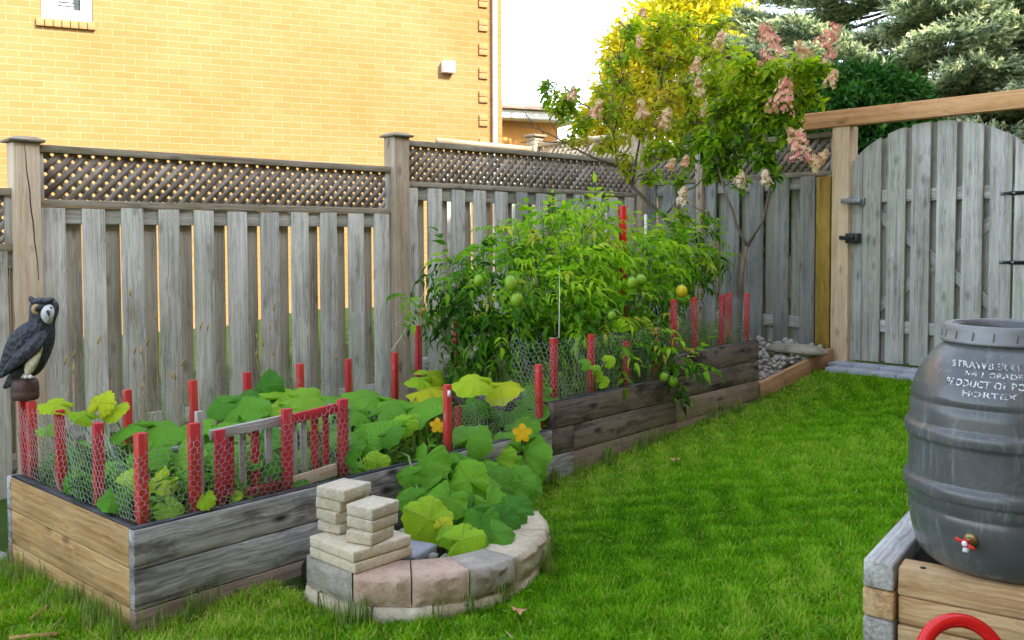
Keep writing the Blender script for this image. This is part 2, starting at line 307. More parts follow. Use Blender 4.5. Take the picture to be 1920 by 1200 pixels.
def barrelmat():
    m, nt, out = newmat('dark grey barrel plastic'); n = N(nt); tc = n.n('ShaderNodeTexCoord').outputs['Object']
    g = n.noise(tc, 5, 6, .6); s = n.noise(n.mapping(tc, (3, 3, 30)), 6, 5, .7); v = n.noise(n.mapping(tc, (14, 14, 2)), 3, 6, .7)
    c = n.ramp(g, [(.3, (.07, .073, .074)), (.55, (.10, .104, .103)), (.75, (.17, .175, .17))])
    c = n.mix(n.ramp(v, [(.55, (0, 0, 0)), (.72, (.55, .55, .55))]), c, (.27, .29, .29)); du = n.noise(tc, 30, 6, .8); c = n.mix(n.ramp(du, [(.55, (0, 0, 0)), (.75, (.35, .35, .35))]), c, (.30, .29, .26)); c = n.mix(n.ramp(s, [(.6, (0, 0, 0)), (.72, (.22, .22, .22))]), c, (.28, .28, .27))
    n.l(n.bsdf(c, n.ramp(g, [(.3, (.18,)*3), (.7, (.36,)*3)]), n.bump(n.noise(tc, 40, 4), .06, .004), .5).outputs[0], out.inputs[0]); return m
M['barrel'] = barrelmat()
M['collar'] = plain('grey plastic collar', (.17, .175, .175), .38, .3, 14, .05, .5, (.28, .28, .27))
def stencil():
    m, nt, out = newmat('worn white stencil paint'); n = N(nt); tc = n.n('ShaderNodeTexCoord').outputs['Object']; g = n.noise(n.mapping(tc, (210, 210, 22)), 1, 4, .6)
    n.l(n.bsdf(n.mix(n.ramp(g, [(.46, (0, 0, 0)), (.56, (1, 1, 1))]), (.72, .75, .77), (.12, .13, .13)), .6, None, .3).outputs[0], out.inputs[0]); return m
M['stencil'] = stencil()
M['brass'] = plain('brass spigot', (.42, .30, .12), .35, .3, 40, .1, metal=.7)
def owlmat(name, c, c2, feather=True):
    m, nt, out = newmat(name); n = N(nt); tc = n.n('ShaderNodeTexCoord').outputs['Object']; v = n.n('ShaderNodeTexVoronoi'); v.inputs['Scale'].default_value = 1; n.l(n.mapping(tc, (55, 55, 38)), v.inputs['Vector'])
    s = n.noise(tc, 70, 4); cc = n.mix(n.math('MULTIPLY', v.outputs['Distance'], .7), c, c2)
    n.l(n.bsdf(cc, .5, n.bump(n.math('ADD', v.outputs['Distance'], n.math('MULTIPLY', s, .4)), .9 if feather else .2, .008), .35).outputs[0], out.inputs[0]); return m
M['owl_dark'] = owlmat('black owl feathers', (.02, .022, .03), (.06, .065, .08)); M['owl_cream'] = owlmat('cream owl belly', (.55, .50, .34), (.36, .30, .17))
M['owl_white'] = owlmat('white owl face', (.62, .64, .63), (.5, .5, .48), False); M['owl_tan'] = owlmat('tan eye disc', (.52, .32, .15), (.42, .25, .12), False); M['owl_base'] = owlmat('brown owl base', (.085, .045, .035), (.06, .035, .03), False)
# ------------------------------------------------------------------ numpy leaf instancing
def tpl(name):
    if name == 'oval':
        V = [(0, 0, 0), (.3, .2, .05), (.3, -.2, .05), (.3, 0, 0), (.68, .19, .03), (.68, -.19, .03), (.68, 0, -.03), (1, 0, -.12)]
        Fc = [(0, 3, 1), (0, 2, 3), (3, 6, 4, 1), (2, 5, 6, 3), (6, 7, 4), (5, 7, 6)]
    elif name == 'leaflet':
        V = [(0, 0, 0), (.22, .19, .05), (.22, -.19, .05), (.28, 0, 0), (.5, .2, .02), (.5, -.2, .02), (.6, 0, -.07), (.74, .10, -.08), (.74, -.10, -.08), (1, 0, -.30)]
        Fc = [(0, 3, 1), (0, 2, 3), (3, 6, 4, 1), (2, 5, 6, 3), (6, 9, 7, 4), (5, 8, 9, 6)]
    elif name == 'blade':
        V = [(0, -.5, 0), (0, .5, 0), (.45, -.42, .0), (.45, .42, .0), (.8, -.25, .0), (.8, .25, .0), (1, 0, 0)]
        Fc = [(0, 2, 3, 1), (2, 4, 5, 3), (4, 6, 5)]
    elif name == 'diamond': V = [(0, 0, 0), (.5, .3, .05), (.5, -.3, .05), (1, 0, 0)]; Fc = [(0, 2, 3, 1)]
    elif name == 'needle': V = [(0, .07, 0), (0, -.07, 0), (1, 0, 0)]; Fc = [(0, 1, 2)]
    elif name == 'floret':
        V = []; Fc = []
        for k in range(4):
            a = k*math.pi/2; c, s = math.cos(a), math.sin(a); b = len(V)
            for x, y, z in ((0, 0, 0), (.3, .2, .06), (.5, 0, .05), (.3, -.2, .06)): V.append((x*c-y*s, x*s+y*c, z))
            Fc.append((b, b+3, b+2, b+1))
    elif name == 'cube':
        V = [(x, y, z) for x in (-.5, .5) for y in (-.5, .5) for z in (-.5, .5)]; Fc = [(0, 1, 3, 2), (4, 6, 7, 5), (0, 4, 5, 1), (2, 3, 7, 6), (0, 2, 6, 4), (1, 5, 7, 3)]
    return np.array(V, float), Fc
def unit(a): return a/(np.linalg.norm(a, axis=-1, keepdims=True)+1e-9)
def scatter(t, pos, d, nrm, scale, wid=1., tint=None, curl=None):
    """V, flat faces, loop totals, tint for N copies of template t; d leaf axis, nrm approximate normal."""
    TV, TF = tpl(t); pos = np.asarray(pos, float); n = len(pos); d = unit(np.asarray(d, float)); nrm = np.asarray(nrm, float)
    z = unit(nrm-(np.sum(nrm*d, -1, keepdims=True))*d+1e-6); y = np.cross(z, d)
    sc = np.broadcast_to(np.asarray(scale, float), (n,))[:, None, None]; w = np.broadcast_to(np.asarray(wid, float), (n,))[:, None]
    L = TV[None].repeat(n, 0); X = L[..., 0]
    Yv = L[..., 1]*w; Zv = L[..., 2]
    if curl is not None: Zv = Zv-np.asarray(curl)[:, None]*X**2
    V = pos[:, None]+sc*(X[..., None]*d[:, None]+Yv[..., None]*y[:, None]+Zv[..., None]*z[:, None])
    flat = np.concatenate([np.array(f) for f in TF]); lt = np.array([len(f) for f in TF]); m = len(TV)
    FL = (flat[None]+(np.arange(n)*m)[:, None]).ravel(); LT = np.tile(lt, n)
    ti = np.repeat(rng.random(n) if tint is None else np.asarray(tint, float), m)
    return V.reshape(-1, 3), FL, LT, ti
def join(parts):
    V = []; FL = []; LT = []; T = []; b = 0
    for v, f, l, t in parts: V.append(v); FL.append(f+b); LT.append(l); T.append(t); b += len(v)
    return np.concatenate(V), np.concatenate(FL), np.concatenate(LT), np.concatenate(T)
def leafobj(name, parts, mat, parent=None, origin=None, smooth=False):
    V, FL, LT, T = join(parts); return np_mesh(name, V, FL, LT, mat, parent, smooth, {'tint': ('FLOAT', T)}, origin)
def rdir(n): return unit(rng.normal(size=(n, 3)))
# ================================================================== GROUND
xs = np.concatenate([[-120, -60, -25, -10, -6], np.arange(-4, 8.01, .12), [9, 11, 15, 25, 50, 90, 160]]); ys = np.concatenate([[-80, -40, -20, -12], np.arange(-9, 3.01, .12), [4, 6, 10, 18, 35, 70, 130, 200]])
gx, gy = np.meshgrid(xs, ys, indexing='ij'); gz = G(gx, gy); nx, ny = gx.shape
idx = np.arange(nx*ny).reshape(nx, ny); q = np.stack([idx[:-1, :-1], idx[1:, :-1], idx[1:, 1:], idx[:-1, 1:]], -1).reshape(-1, 4)
o = np_mesh('ground', np.stack([gx, gy, gz], -1).reshape(-1, 3), q, np.full(len(q), 4), M['ground'], smooth=True); tag(o, kind='structure')
# lawn blades ---------------------------------------------------------
def inframe(P, m=40):
    v = P-CAM; d = v@FW; px = 960+F*(v@RT)/d; py = 600+SY-F*(v@UP)/d; return (d > .3) & (px > -m) & (px < 1920+m) & (py < 1200+m*2) & (py > 0)
def in_bed(x, y, mg=.0):
    u = (x-P0[0])*BU[0]+(y-P0[1])*BU[1]; v = (x-P0[0])*BN[0]+(y-P0[1])*BN[1]; return (u > -mg) & (u < 4.52+mg) & (v > -mg) & (v < BW+mg), u, v
TA = np.array([1.175, -4.277]); TE1 = np.array([.976, .22]); TE2 = np.array([.22, -.976])
RC = np.array([1.0, -.27])
def grass_zone(n, x0, x1, y0, y1, keep, hgt, wid, tintf, lean=.45, name='grass', mat='grass', label=None, seg=None):
    x = rng.uniform(x0, x1, n); y = rng.uniform(y0, y1, n); k = keep(x, y); _, uu_, vv_ = in_bed(x, y); k &= (np.abs(vv_+.06) > .12*rng.random(len(x))) | (uu_ < -.3) | (rng.random(len(x)) < .35); x = x[k]; y = y[k]; P = np.stack([x, y, G(x, y)-.003], -1)
    k = inframe(P); P = P[k]; n = len(P); cl = np.sin(P[:, 0]*23+4*np.sin(P[:, 1]*9))+np.sin(P[:, 1]*29+3*np.sin(P[:, 0]*13))
    big = np.sin(P[:, 0]*2.3+1.7*np.sin(P[:, 1]*1.9))+np.sin(P[:, 1]*3.1+2*np.sin(P[:, 0]*1.1+.5))
    az = rng.uniform(0, 6.283, n)+.8*cl; ln = rng.uniform(.1, 1., n)*lean*2; d = unit(np.stack([np.cos(az)*ln, np.sin(az)*ln, np.ones(n)], -1))
    side = np.stack([-np.sin(az), np.cos(az), np.zeros(n)], -1); nr = np.cross(d, side)
    h = hgt(P, cl, big, n); V, FL, LT, T = scatter('blade', P, d, nr, h, wid/h, tintf(P, cl, big, n), rng.uniform(.1, .55, n))
    return V, FL, LT, T
def lawn_keep(x, y):
    ib, u, v = in_bed(x, y, .0); r = np.hypot(u-RC[0], v-RC[1]); k = ~ib & ~((r < .50) & (v < .02) & (u > .53))
    a = (x-TA[0])*TE1[0]+(y-TA[1])*TE1[1]; b = (x-TA[0])*TE2[0]+(y-TA[1])*TE2[1]; k &= ~((a > 0) & (a < 1.2) & (b > 0) & (b < 1.5))
    k &= ~((v > .0) & (u > 4.4)) & ~((x > 4.98) & (y > -3.4)) & ~((v > BW-.1) & (u > .0)) & (y < .0)
    return k
def lt_tint(P, cl, big, n):
    _, u, v = in_bed(P[:, 0], P[:, 1]); near = np.clip(1-np.abs(v+.15)/.45, 0, 1)*((v < .1) & (u > -.5)) ; left = sm(.9, -.4, P[:, 0])
    fr = sm(3.6, 2.6, np.hypot(P[:, 0]+1.47, P[:, 1]+5.6)); t = .50+.075*big+.07*cl-.06*fr+rng.normal(0, .14, n)+.08*near+.05*left; dry = (rng.random(n) < (.025+.24*near+.16*left+.10*np.clip(big-.6, 0, 1))); t = np.where(dry, rng.uniform(.85, 1, n), np.clip(t, 0, .82)); return t
def lt_h(P, cl, big, n):
    _, u, v = in_bed(P[:, 0], P[:, 1]); left = sm(.4, -.5, P[:, 0]); return (.023+.010*rng.random(n)+.008*np.clip(cl, 0, 2)+.004*np.clip(big, -1, 2))*(1+.6*left)*rng.uniform(.6, 1.35, n)
Pn = grass_zone(620000, -1.4, 2.6, -5., -1.0, lawn_keep, lt_h, .0042, lt_tint)
Pf = grass_zone(330000, 2.6, 5.4, -5.6, -1.8, lawn_keep, lt_h, .0055, lt_tint)
tag(leafobj('grass', [Pn, Pf], M['grass']), 'short shaggy green lawn between the raised bed and the barrel', 'lawn', kind='stuff')
print('grass blades', (len(Pn[3])+len(Pf[3]))//7)
# tufts of longer grass against bed & fence foot
def edge_tufts():
    pts = []
    for _ in range(70):
        u = random.uniform(-.1, 4.7); 
        if .45 < u < 1.62: continue
        pts.append(B(u, -random.uniform(.01, .06)))
    for _ in range(40): pts.append(B(-random.uniform(.01, .10), random.uniform(0, 1.15)))
    for _ in range(26):
        a = random.uniform(R(180), R(360)); pts.append(B(RC[0]+.56*math.cos(a), RC[1]+.56*math.sin(a)))
    P = []; D = []; H = []
    for p in pts:
        p = np.array(p); k = random.randint(8, 26)
        for _ in range(k):
            a = random.uniform(0, 6.28); r = random.uniform(0, .035); x, y = p[0]+r*math.cos(a), p[1]+r*math.sin(a)
            P.append((x, y, float(G(x, y))-.003)); l = random.uniform(.1, .8); D.append((math.cos(a)*l, math.sin(a)*l, 1)); H.append(random.uniform(.05, .12))
    P = np.array(P); D = unit(np.array(D)); n = len(P); side = np.cross(D, [0, 0, 1.]); V = scatter('blade', P, D, np.cross(D, side), np.array(H), .0045/np.array(H), rng.uniform(0, 1, n), rng.uniform(.2, .8, n))
    tag(leafobj('grass', [V], M['grass_dry']), 'longer straggly grass tufts along the foot of the bed', 'grass', kind='stuff')
edge_tufts()
# ================================================================== FENCE
def board_z(mb, c, w, t, z0, z1, ax, tint=None):      # vertical board, ax = unit vector along width
    ax = np.array([ax[0], ax[1], 0.]); ay = np.array([-ax[1], ax[0], 0]); mb.box((c[0], c[1], (z0+z1)/2), (w, t, z1-z0), [ax, ay, (0, 0, 1)], 2, tint, warp=.0022); return mb
def panel(p0, p1, ztop, face, label, first=.06, pitch=.2235, bw=.128, hL=.315, wood1='fence', zrail2=None, nback=True, lat=True, cut=None, boards=True, seedo=0):
    """Fence panel from p0 to p1 (posts' inner faces); face = unit normal toward the yard."""
    p0 = np.array([*p0, 0.]); p1 = np.array([*p1, 0.]); L = np.linalg.norm(p1-p0); ax = (p1-p0)/L; nf = np.array([*face, 0.])
    mid = (p0+p1)/2; gb = float(G(mid[0], mid[1])); th = empty('fence', (mid[0], mid[1], gb), label, 'fence', 'weathered panels of the yard fence')
    A = [ax, nf, np.array([0, 0, 1.])]
    def bar(name, s0, s1, z0, z1, d0, d1, mat):
        mb = MB(); mb.box(p0+ax*(s0+s1)/2+nf*(d0+d1)/2+np.array([0, 0, (z0+z1)/2]), (s1-s0, abs(d1-d0), z1-z0), A, 0 if s1-s0 > z1-z0 else 2); return mb.build(name, M[mat], th, bevel=.003)
    zr = ztop-hL
    bar('top_rail', 0, L, ztop-.042, ztop, -.035, .022, 'rail')
    bar('lattice_rail', 0, L, zr-.028, zr+.012, -.035, .02, 'rail' if wood1 != 'fence_blue' else 'fence')
    if lat:
        bar('lattice_stile', .0, .035, zr+.012, ztop-.042, -.02, .008, 'fence'); bar('lattice_stile', L-.035, L, zr+.012, ztop-.042, -.02, .008, 'fence')
        mb = MB(); z0, z1 = zr-.0, ztop-.03; h = z1-z0; sp = .0735; w = .0365/math.sqrt(2)*2/2
        for sgn, dd in ((1, 0.), (-1, -.012)):
            k = -h-.1+ (.02 if sgn > 0 else .045)
            while k < L+h:
                # strip centre line passes (k,0)->(k+h,h) (sgn 1); clip to the frame
                pts = []
                hw = w*.98
                sa, sb = (k, k+h) if sgn > 0 else (k+h, k)
                s_lo, s_hi = sa, sb
                t0 = 0; t1 = 1
                def cl(a, b, lo, hi, t0, t1):
                    if abs(b-a) < 1e-9: return t0, t1
                    ta, tb = (lo-a)/(b-a), (hi-a)/(b-a)
                    if ta > tb: ta, tb = tb, ta
                    return max(t0, ta), min(t1, tb)
                t0, t1 = cl(sa, sb, .03, L-.03, 0, 1)
                if t1-t0 > .06:
                    a = (sa+(sb-sa)*t0, z0+h*t0); b = (sa+(sb-sa)*t1, z0+h*t1); ln = math.hypot(b[0]-a[0], b[1]-a[1])
                    dirv = ax*(b[0]-a[0])/ln+np.array([0, 0, (b[1]-a[1])/ln]); pv = np.cross(nf, dirv)
                    c = p0+ax*(a[0]+b[0])/2+np.array([0, 0, (a[1]+b[1])/2])+nf*(dd*.6-.005+random.uniform(-.0015, .0015))
                    mb.box(c, (ln, .0065, .0335), [dirv, nf, pv], 0)
                k += sp
        mb.build('lattice', M['lattice'], th)
    g0, g1 = float(G(p0[0], p0[1])), float(G(p1[0], p1[1])); gm = min(g0, g1)
    if boards:
        bar('back_rail', 0, L, zr-.125, zr-.03, -.042, -.002, 'fence'); zb = (zrail2 or gm+.30); bar('back_rail', 0, L, zb-.045, zb+.045, -.042, -.002, 'fence')
        s = first; i = 0
        while s-bw/2 < L-.02:
            a0, a1 = max(0.003, s-bw/2), min(L-.003, s+bw/2)
            if a1-a0 > .03:
                c = p0+ax*(a0+a1)/2+nf*.0105; mb = MB(); tl = random.uniform(-.006, .004)
                board_z(mb, c, a1-a0, .018, gm+.03+random.uniform(0, .02), zr-.028+tl-.002, ax); nb = mb
                if True: # nail heads
                    for zz in (zr-.062, zr-.095):
                        for f in (-.3, 0, .3):
                            nb.lathe([(.0026, 0), (.0026, .0012), (0, .0012)], c+ax*f*(a1-a0)+nf*.0092+np.array([0, 0, zz]), 6, 2., axes=[ax, np.array([0, 0, 1.]), nf])
                mb.build('board', M[wood1 if (i+seedo) % 3 != 1 else ('fence_blue' if wood1 == 'fence' else wood1)], th, bevel=.004)
            s2 = s+pitch/2+(-.0085 if face[1] < 0 else .0); a0, a1 = max(0.003, s2-bw/2), min(L-.003, s2+bw/2)
            if a1-a0 > .03:
                c = p0+ax*(a0+a1)/2-nf*.0535; mb = MB(); board_z(mb, c, a1-a0, .018, gm+.03, zr-.028, ax); mb.build('board', M['fence_back'], th, bevel=.003)
            s += pitch+random.uniform(-.004, .004); i += 1
    return th
def post(x, y, w, ztop, label, mat, cap=True, ax=(1, 0), crack=False):
    g = float(G(x, y)); th = empty('fence_post', (x, y, g), label, 'fence post', 'posts of the yard fence'); A = [(ax[0], ax[1], 0), (-ax[1], ax[0], 0), (0, 0, 1)]
    mb = MB(); mb.box((x, y, (g-.1+ztop)/2), (w, w, ztop-g+.1), A, 2); b = mb.build('post_body', M[mat], th, bevel=.006)
    if cap:
        mb = MB(); c = np.array([x, y, ztop]); a = np.array(A[0]); bb = np.array(A[1]); zz = np.array([0, 0, 1.])
        def ring(h, r): return [c+a*sx*r+bb*sy*r+zz*h for sx, sy in ((-1, -1), (1, -1), (1, 1), (-1, 1))]
        rs = [ring(.0005, w/2+.022), ring(.014, w/2+.026), ring(.034, w*.36)]; vs = sum(rs, [])
        fs = [(3, 2, 1, 0), (8, 9, 10, 11)]+[(k*4+i, k*4+(i+1) % 4, k*4+4+(i+1) % 4, k*4+4+i) for k in range(2) for i in range(4)]
        mb._add(vs, fs); mb.build('post_cap', M['rail'], th, bevel=.003)
    if crack:
        mb = MB(); pts = []
        zt = ztop-.005
        for i in range(15):
            f = i/14; pts.append((x-.012+.06*f+.0022*math.sin(i*1.7), y-w/2-.0003, zt-f*.75))
        mb.tube(pts, [.0012+.0022*math.sin(math.pi*(i+.6)/15.5) for i in range(15)], 4); mb.build('crack', M['black'], th)
    return th
zA, zB, zG = 1.902, 2.106, 2.21
panel((-2.43, 0), (-.067, 0), 1.655, (0, -1), 'grey fence panel cut off at the left edge, lower than its neighbour', first=.03)
panel((.067, 0), (2.435, 0), zA, (0, -1), 'long grey board fence panel with brown lattice between the two big capped posts', first=.075, pitch=.2225)
panel((2.57, 0), (5.19, 0), zB, (0, -1), 'fence panel with dark lattice behind the tomato plants', first=.045, pitch=.2245, seedo=1)
post(0, .0, .135, 1.905, 'cracked tan fence post with sunlit cap behind the owl', 'post_tan', crack=True)
post(2.503, .0, .135, 2.118, 'brown capped fence post standing between the two lattice panels, left of the tomatoes', 'post')
post(5.262, .0, .12, 2.40, 'corner fence post half hidden by the hydrangea leaves', 'post', cap=False)
FX = 5.30
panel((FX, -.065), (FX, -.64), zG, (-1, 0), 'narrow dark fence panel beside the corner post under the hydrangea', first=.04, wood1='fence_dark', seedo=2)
post(FX-.02, -.68, .07, 2.02, 'thin brown fence post under the hydrangea branches', 'post', cap=False, ax=(0, 1))
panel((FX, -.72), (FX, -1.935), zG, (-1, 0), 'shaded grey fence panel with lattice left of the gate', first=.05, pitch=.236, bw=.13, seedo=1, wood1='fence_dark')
mb = MB(); board_z(mb, (FX-.035, -1.865, 0), .118, .03, float(G(5.3, -1.8))-.02, 1.86, (0, 1)); solo(mb, 'timber_board', M['ochre'], 'ochre stained upright board against the fence beside the pale gate post', 'board', bevel=.004)
# ================================================================== GATE
mb = MB(); zc = 2.235; mb.box((FX+.015, -2.008, (zc+.3)/2), (.14, .138, zc-.3), None, 2)
gt = empty('pergola_frame', (FX, -2.0, .40), 'fresh orange lumber gate frame with long beam above the arched gate', 'gate frame')
mb.build('post', M['cedar_pale'], gt, bevel=.004)
mb = MB(); mb.box((FX+.015, -3.52, (zc+.3)/2), (.14, .138, zc-.3), None, 2); mb.build('post', M['cedar_pale'], gt, bevel=.004)
mb = MB(); mb.box((FX-.02, -2.95, 2.30), (.09, 2.56, .126), None, 1); mb.build('beam', M['cedar'], gt, bevel=.004)
gate = empty('gate', (FX, -2.7, .42), 'arched weathered grey board gate with black strap hinges', 'gate')
def arch(y): return 1.75+.462*math.sqrt(max(0, 1-((y+2.71)/.70)**2))
def gboard(y0, y1, x, t, mat):
    mb = MB(); poly = []; n = 6; zb = .437
    prof = [(y0, zb), (y1, zb)]+[(y1+(y0-y1)*i/n, arch(y1+(y0-y1)*i/n)) for i in range(n+1)]
    mb.prism([((x+t/2, y, z), (x-t/2, y, z)) for y, z in prof], gl=((0, 0, 1), (0, 1, 0), (1, 0, 0))); return mb.build('board', M[mat], gate, bevel=.002)
GB = [(-2.168, -2.085), (-2.312, -2.172), (-2.50, -2.362), (-2.68, -2.545), (-2.862, -2.728), (-3.045, -2.905), (-3.232, -3.092), (-3.40, -3.25)]
for i, (a, b) in enumerate(GB): gboard(a, b, FX-.005, .02, 'fence_blue' if i % 3 else 'fence')
for a, b in zip(GB[1:-1], GB[2:]):
    c = (a[0]+b[1])/2+.024; gboard(c-.044, c+.044, FX+.065, .018, 'fence_back')
for z0, z1 in ((1.645, 1.735), (.665, .755)):
    mb = MB(); mb.box((FX+.031, -2.74, (z0+z1)/2), (.04, 1.30, z1-z0), None, 1); mb.build('rail', M['fence'], gate, bevel=.003)
for k, (a, b) in enumerate((((-2.17, 1.64), (-3.28, .76)), ((-2.17, .76), (-3.28, 1.64)))):
    a = np.array([FX+.03+.022*k, *a]); b = np.array([FX+.03+.022*k, *b]); d = unit(b-a); mb = MB(); mb.box((a+b)/2, (np.linalg.norm(b-a), .02, .075), [d, (1, 0, 0), np.cross(d, (1, 0, 0))], 0); mb.build('brace', M['fence'], gate, bevel=.002)
for zz in (1.675, 1.205):
    h = MB(); yy = -3.165; X = FX-.018
    prof = [(yy, .012), (yy-.03, .008), (yy-.08, .014), (yy-.14, .012), (yy-.2, .022), (yy-.24, .03), (yy-.30, .03)]
    h.prism([((X, y, zz+w), (X-.006, y, zz+w)) for y, w in prof]+[((X, y, zz-w), (X-.006, y, zz-w)) for y, w in prof[::-1]]); hg = h.build('strap_hinge', M['black'], gate)
    sc = MB()
    for y in (yy-.012, yy-.085, yy-.22): sc.lathe([(.009, 0), (.008, .003), (0, .004)], (X-.006, y, zz), 10, axes=[(0, 1, 0), (0, 0, 1), (-1, 0, 0)])
    sc.build('screw', M['zinc'], hg)
lt = MB(); lt.box((FX-.085, -2.115, 1.66), (.03, .16, .035), None, 1); lt.box((FX-.072, -2.10, 1.66), (.05, .03, .05)); lt.box((FX-.03, -2.16, 1.655), (.03, .07, .055)); lt.build('slide_bolt', M['zinc'], gate, bevel=.003)
lt = MB(); lt.box((FX-.055, -2.12, 1.375), (.06, .10, .075)); lt.box((FX-.06, -2.045, 1.38), (.04, .06, .03)); lt.box((FX-.095, -2.12, 1.385), (.02, .05, .03)); lt.build('latch', M['black'], gate, bevel=.004)
# pavers at the gate
k = 0
words = ['first', 'second', 'third', 'fourth', 'fifth', 'sixth', 'seventh', 'eighth', 'ninth', 'tenth', 'eleventh', 'twelfth']
for row, (xa, xb) in enumerate(((5.10, 5.27), (4.94, 5.092))):
    y = -1.99-row*.07; j = 0
    while y > -3.1 and j < 6:
        w = random.uniform(.17, .21); mb = MB(); c = ((xa+xb)/2+random.uniform(-.008, .008), y-w/2, .0)
        zz = float(G(c[0], c[1]))+.004; a = R(random.uniform(-4, 4)); mb.box((c[0], c[1], zz), (xb-xa-.008, w-.008, .06), [(math.cos(a), math.sin(a), 0), (-math.sin(a), math.cos(a), 0), (0, 0, 1)])
        solo(mb, 'paving_stone', M['paver'], '%s grey paver from the gate post in the row %s' % (words[j], 'against the gate' if row == 0 else 'next to the lawn'), 'paving stone', 'pavers at the foot of the gate', bevel=.006); y -= w; j += 1
# edging board + gravel + boulder
eb = empty('edging_board', (4.7, -1.98, .3), 'brown lumber edging holding gravel between the raised bed and the gate post', 'garden edging')
a = np.array([4.19, -1.985, .285]); b = np.array([5.235, -1.955, .445]); d = unit(b-a); hv = unit(np.cross(d, (0, 1., 0))*-1)
hv = hv if hv[2] > 0 else -hv; sd = np.cross(hv, d)
for f0, f1 in ((0, .30), (.302, 1)):
    c = a+(b-a)*(f0+f1)/2; mb = MB(); mb.box(c, (np.linalg.norm(b-a)*(f1-f0), .038, .15), [d, sd, hv], 0); mb.build('board', M['edging'], eb, bevel=.004)
def blob(c, r, sq=(1, 1, .6), n=2, seed=0, amp=.25):
    import bmesh
    bm = bmesh.new(); bmesh.ops.create_icosphere(bm, subdivisions=n, radius=1); rr = random.Random(seed); off = [rr.uniform(0, 9) for _ in range(3)]
    V = []
    for v in bm.verts:
        p = np.array(v.co); k = 1+amp*(math.sin(p[0]*3+off[0])+math.sin(p[1]*3.7+off[1])+math.sin(p[2]*4.1+off[2]))/2; V.append(np.array(c)+p*k*r*np.array(sq))
    Fc = [tuple(v.index for v in f.verts) for f in bm.faces]; bm.free(); return V, Fc
mb = MB()
for i in range(330):
    x = random.uniform(4.20, 5.22); y = random.uniform(-1.93, -1.25); z = float(G(x, y))+.10+.03*(x-4.2)+random.uniform(-.02, .03)
    r = random.uniform(.015, .038); V, Fc = blob((x, y, z), r, (1, random.uniform(.6, 1), random.uniform(.5, .8)), 1, i); mb._add(V, Fc)
mb.box((4.72, -1.58, .24), (1.0, .72, .22), [(1, 0, .1), (0, 1, 0), (-.1, 0, 1)]); tag(mb.build('gravel', M['gravel']), 'pale gravel and small stones behind the brown edging', 'gravel', kind='stuff')
V, Fc = blob(at(1495, 655, 'x', 4.95), .19, (.8, 1.25, .22), 3, 3, .12); mb = MB(); mb._add(V, Fc); o = solo(mb, 'boulder', M['rock'], 'flat mossy boulder lying on the gravel beside the gate', 'rock', smooth=True)
V, Fc = blob((-.50, -1.12, float(G(-.5, -1.1))+.01), .10, (1, .9, .4), 2, 5, .15); mb = MB(); mb._add(V, Fc); solo(mb, 'stone', M['gravel'], 'pale stone in the grass behind the left end of the raised bed', 'stone', smooth=True)
# ================================================================== RAISED BED
bed = empty('raised_bed', B(2.2, .5, .1), 'long stepped raised garden bed of stacked weathered boards', 'raised bed')
AB = [BU, BN, np.array([0, 0, 1.])]
def bboard(u0, u1, v0, v1, z0, z1, mat, bev=.004, name='board'):
    mb = MB(); mb.box(B((u0+u1)/2, (v0+v1)/2, (z0+z1)/2), (u1-u0-.002, v1-v0-.002, z1-z0-.003), AB); return mb.build(name, M[mat], bed, bevel=bev)
for z0, z1, mt in ((.24, .38, 'bed_grey'), (.10, .24, 'bed_grey'), (-.06, .10, 'bed_low')):
    bboard(0, 2.238 if z1 > .3 else 2.42, 0, .04, z0, z1, mt)
    bboard(.002, .042, .042, BW-.04, z0, z1, 'bed_tan'); bboard(0, 4.52, BW-.04, BW, z0, z1, mt)
for z0, z1, u0, mt in ((.38, .52, 2.245, 'bed_brown'), (.24, .38, 2.42, 'bed_brown'), (.08, .24, 2.42, 'bed_low')): bboard(u0, 3.44, 0 if z1 > .3 else .002, .04, z0, z1, mt)
bboard(2.238, 2.42, .0015, .0395, .24, .38, 'bed_brown')
for z0, z1, mt in ((.52, .66, 'bed_brown'), (.38, .52, 'bed_brown'), (.24, .38, 'bed_low'), (.10, .24, 'bed_low')): bboard(3.442, 4.52, .001, .04, z0, z1, mt); bboard(4.48, 4.519, .042, BW-.04, z0, z1, 'bed_brown')
bboard(2.245, 4.52, BW-.04, BW, .38, .52, 'bed_brown'); bboard(3.44, 4.52, BW-.04, BW, .52, .66, 'bed_brown')
bboard(2.246, 2.284, .042, BW-.042, .38, .52, 'bed_brown'); bboard(3.444, 3.48, .042, BW-.042, .52, .66, 'bed_brown')
for args in (((0, 2.238, .004, .036, .379, .386)), (.004, .039, .042, BW-.042, .379, .387), (2.247, 3.44, .004, .037, .519, .525), (3.445, 4.518, .004, .037, .659, .664)):
    bboard(*args, 'char', 0, 'weathered_edge')
def soil(u0, u1, z):
    n = 40; us = np.linspace(u0, u1, n); vs = np.linspace(.041, BW-.041, 16); V = [B(a, b, z+.02*math.sin(a*9+b*4)*math.cos(b*11)+random.uniform(-.008, .008)) for a in us for b in vs]
    idx = np.arange(n*16).reshape(n, 16); q = np.stack([idx[:-1, :-1], idx[1:, :-1], idx[1:, 1:], idx[:-1, 1:]], -1).reshape(-1, 4); np_mesh('soil', V, q, np.full(len(q), 4), M['soil'], bed, True)
soil(.045, 2.244, .335); soil(2.286, 3.442, .475); soil(3.482, 4.478, .61)
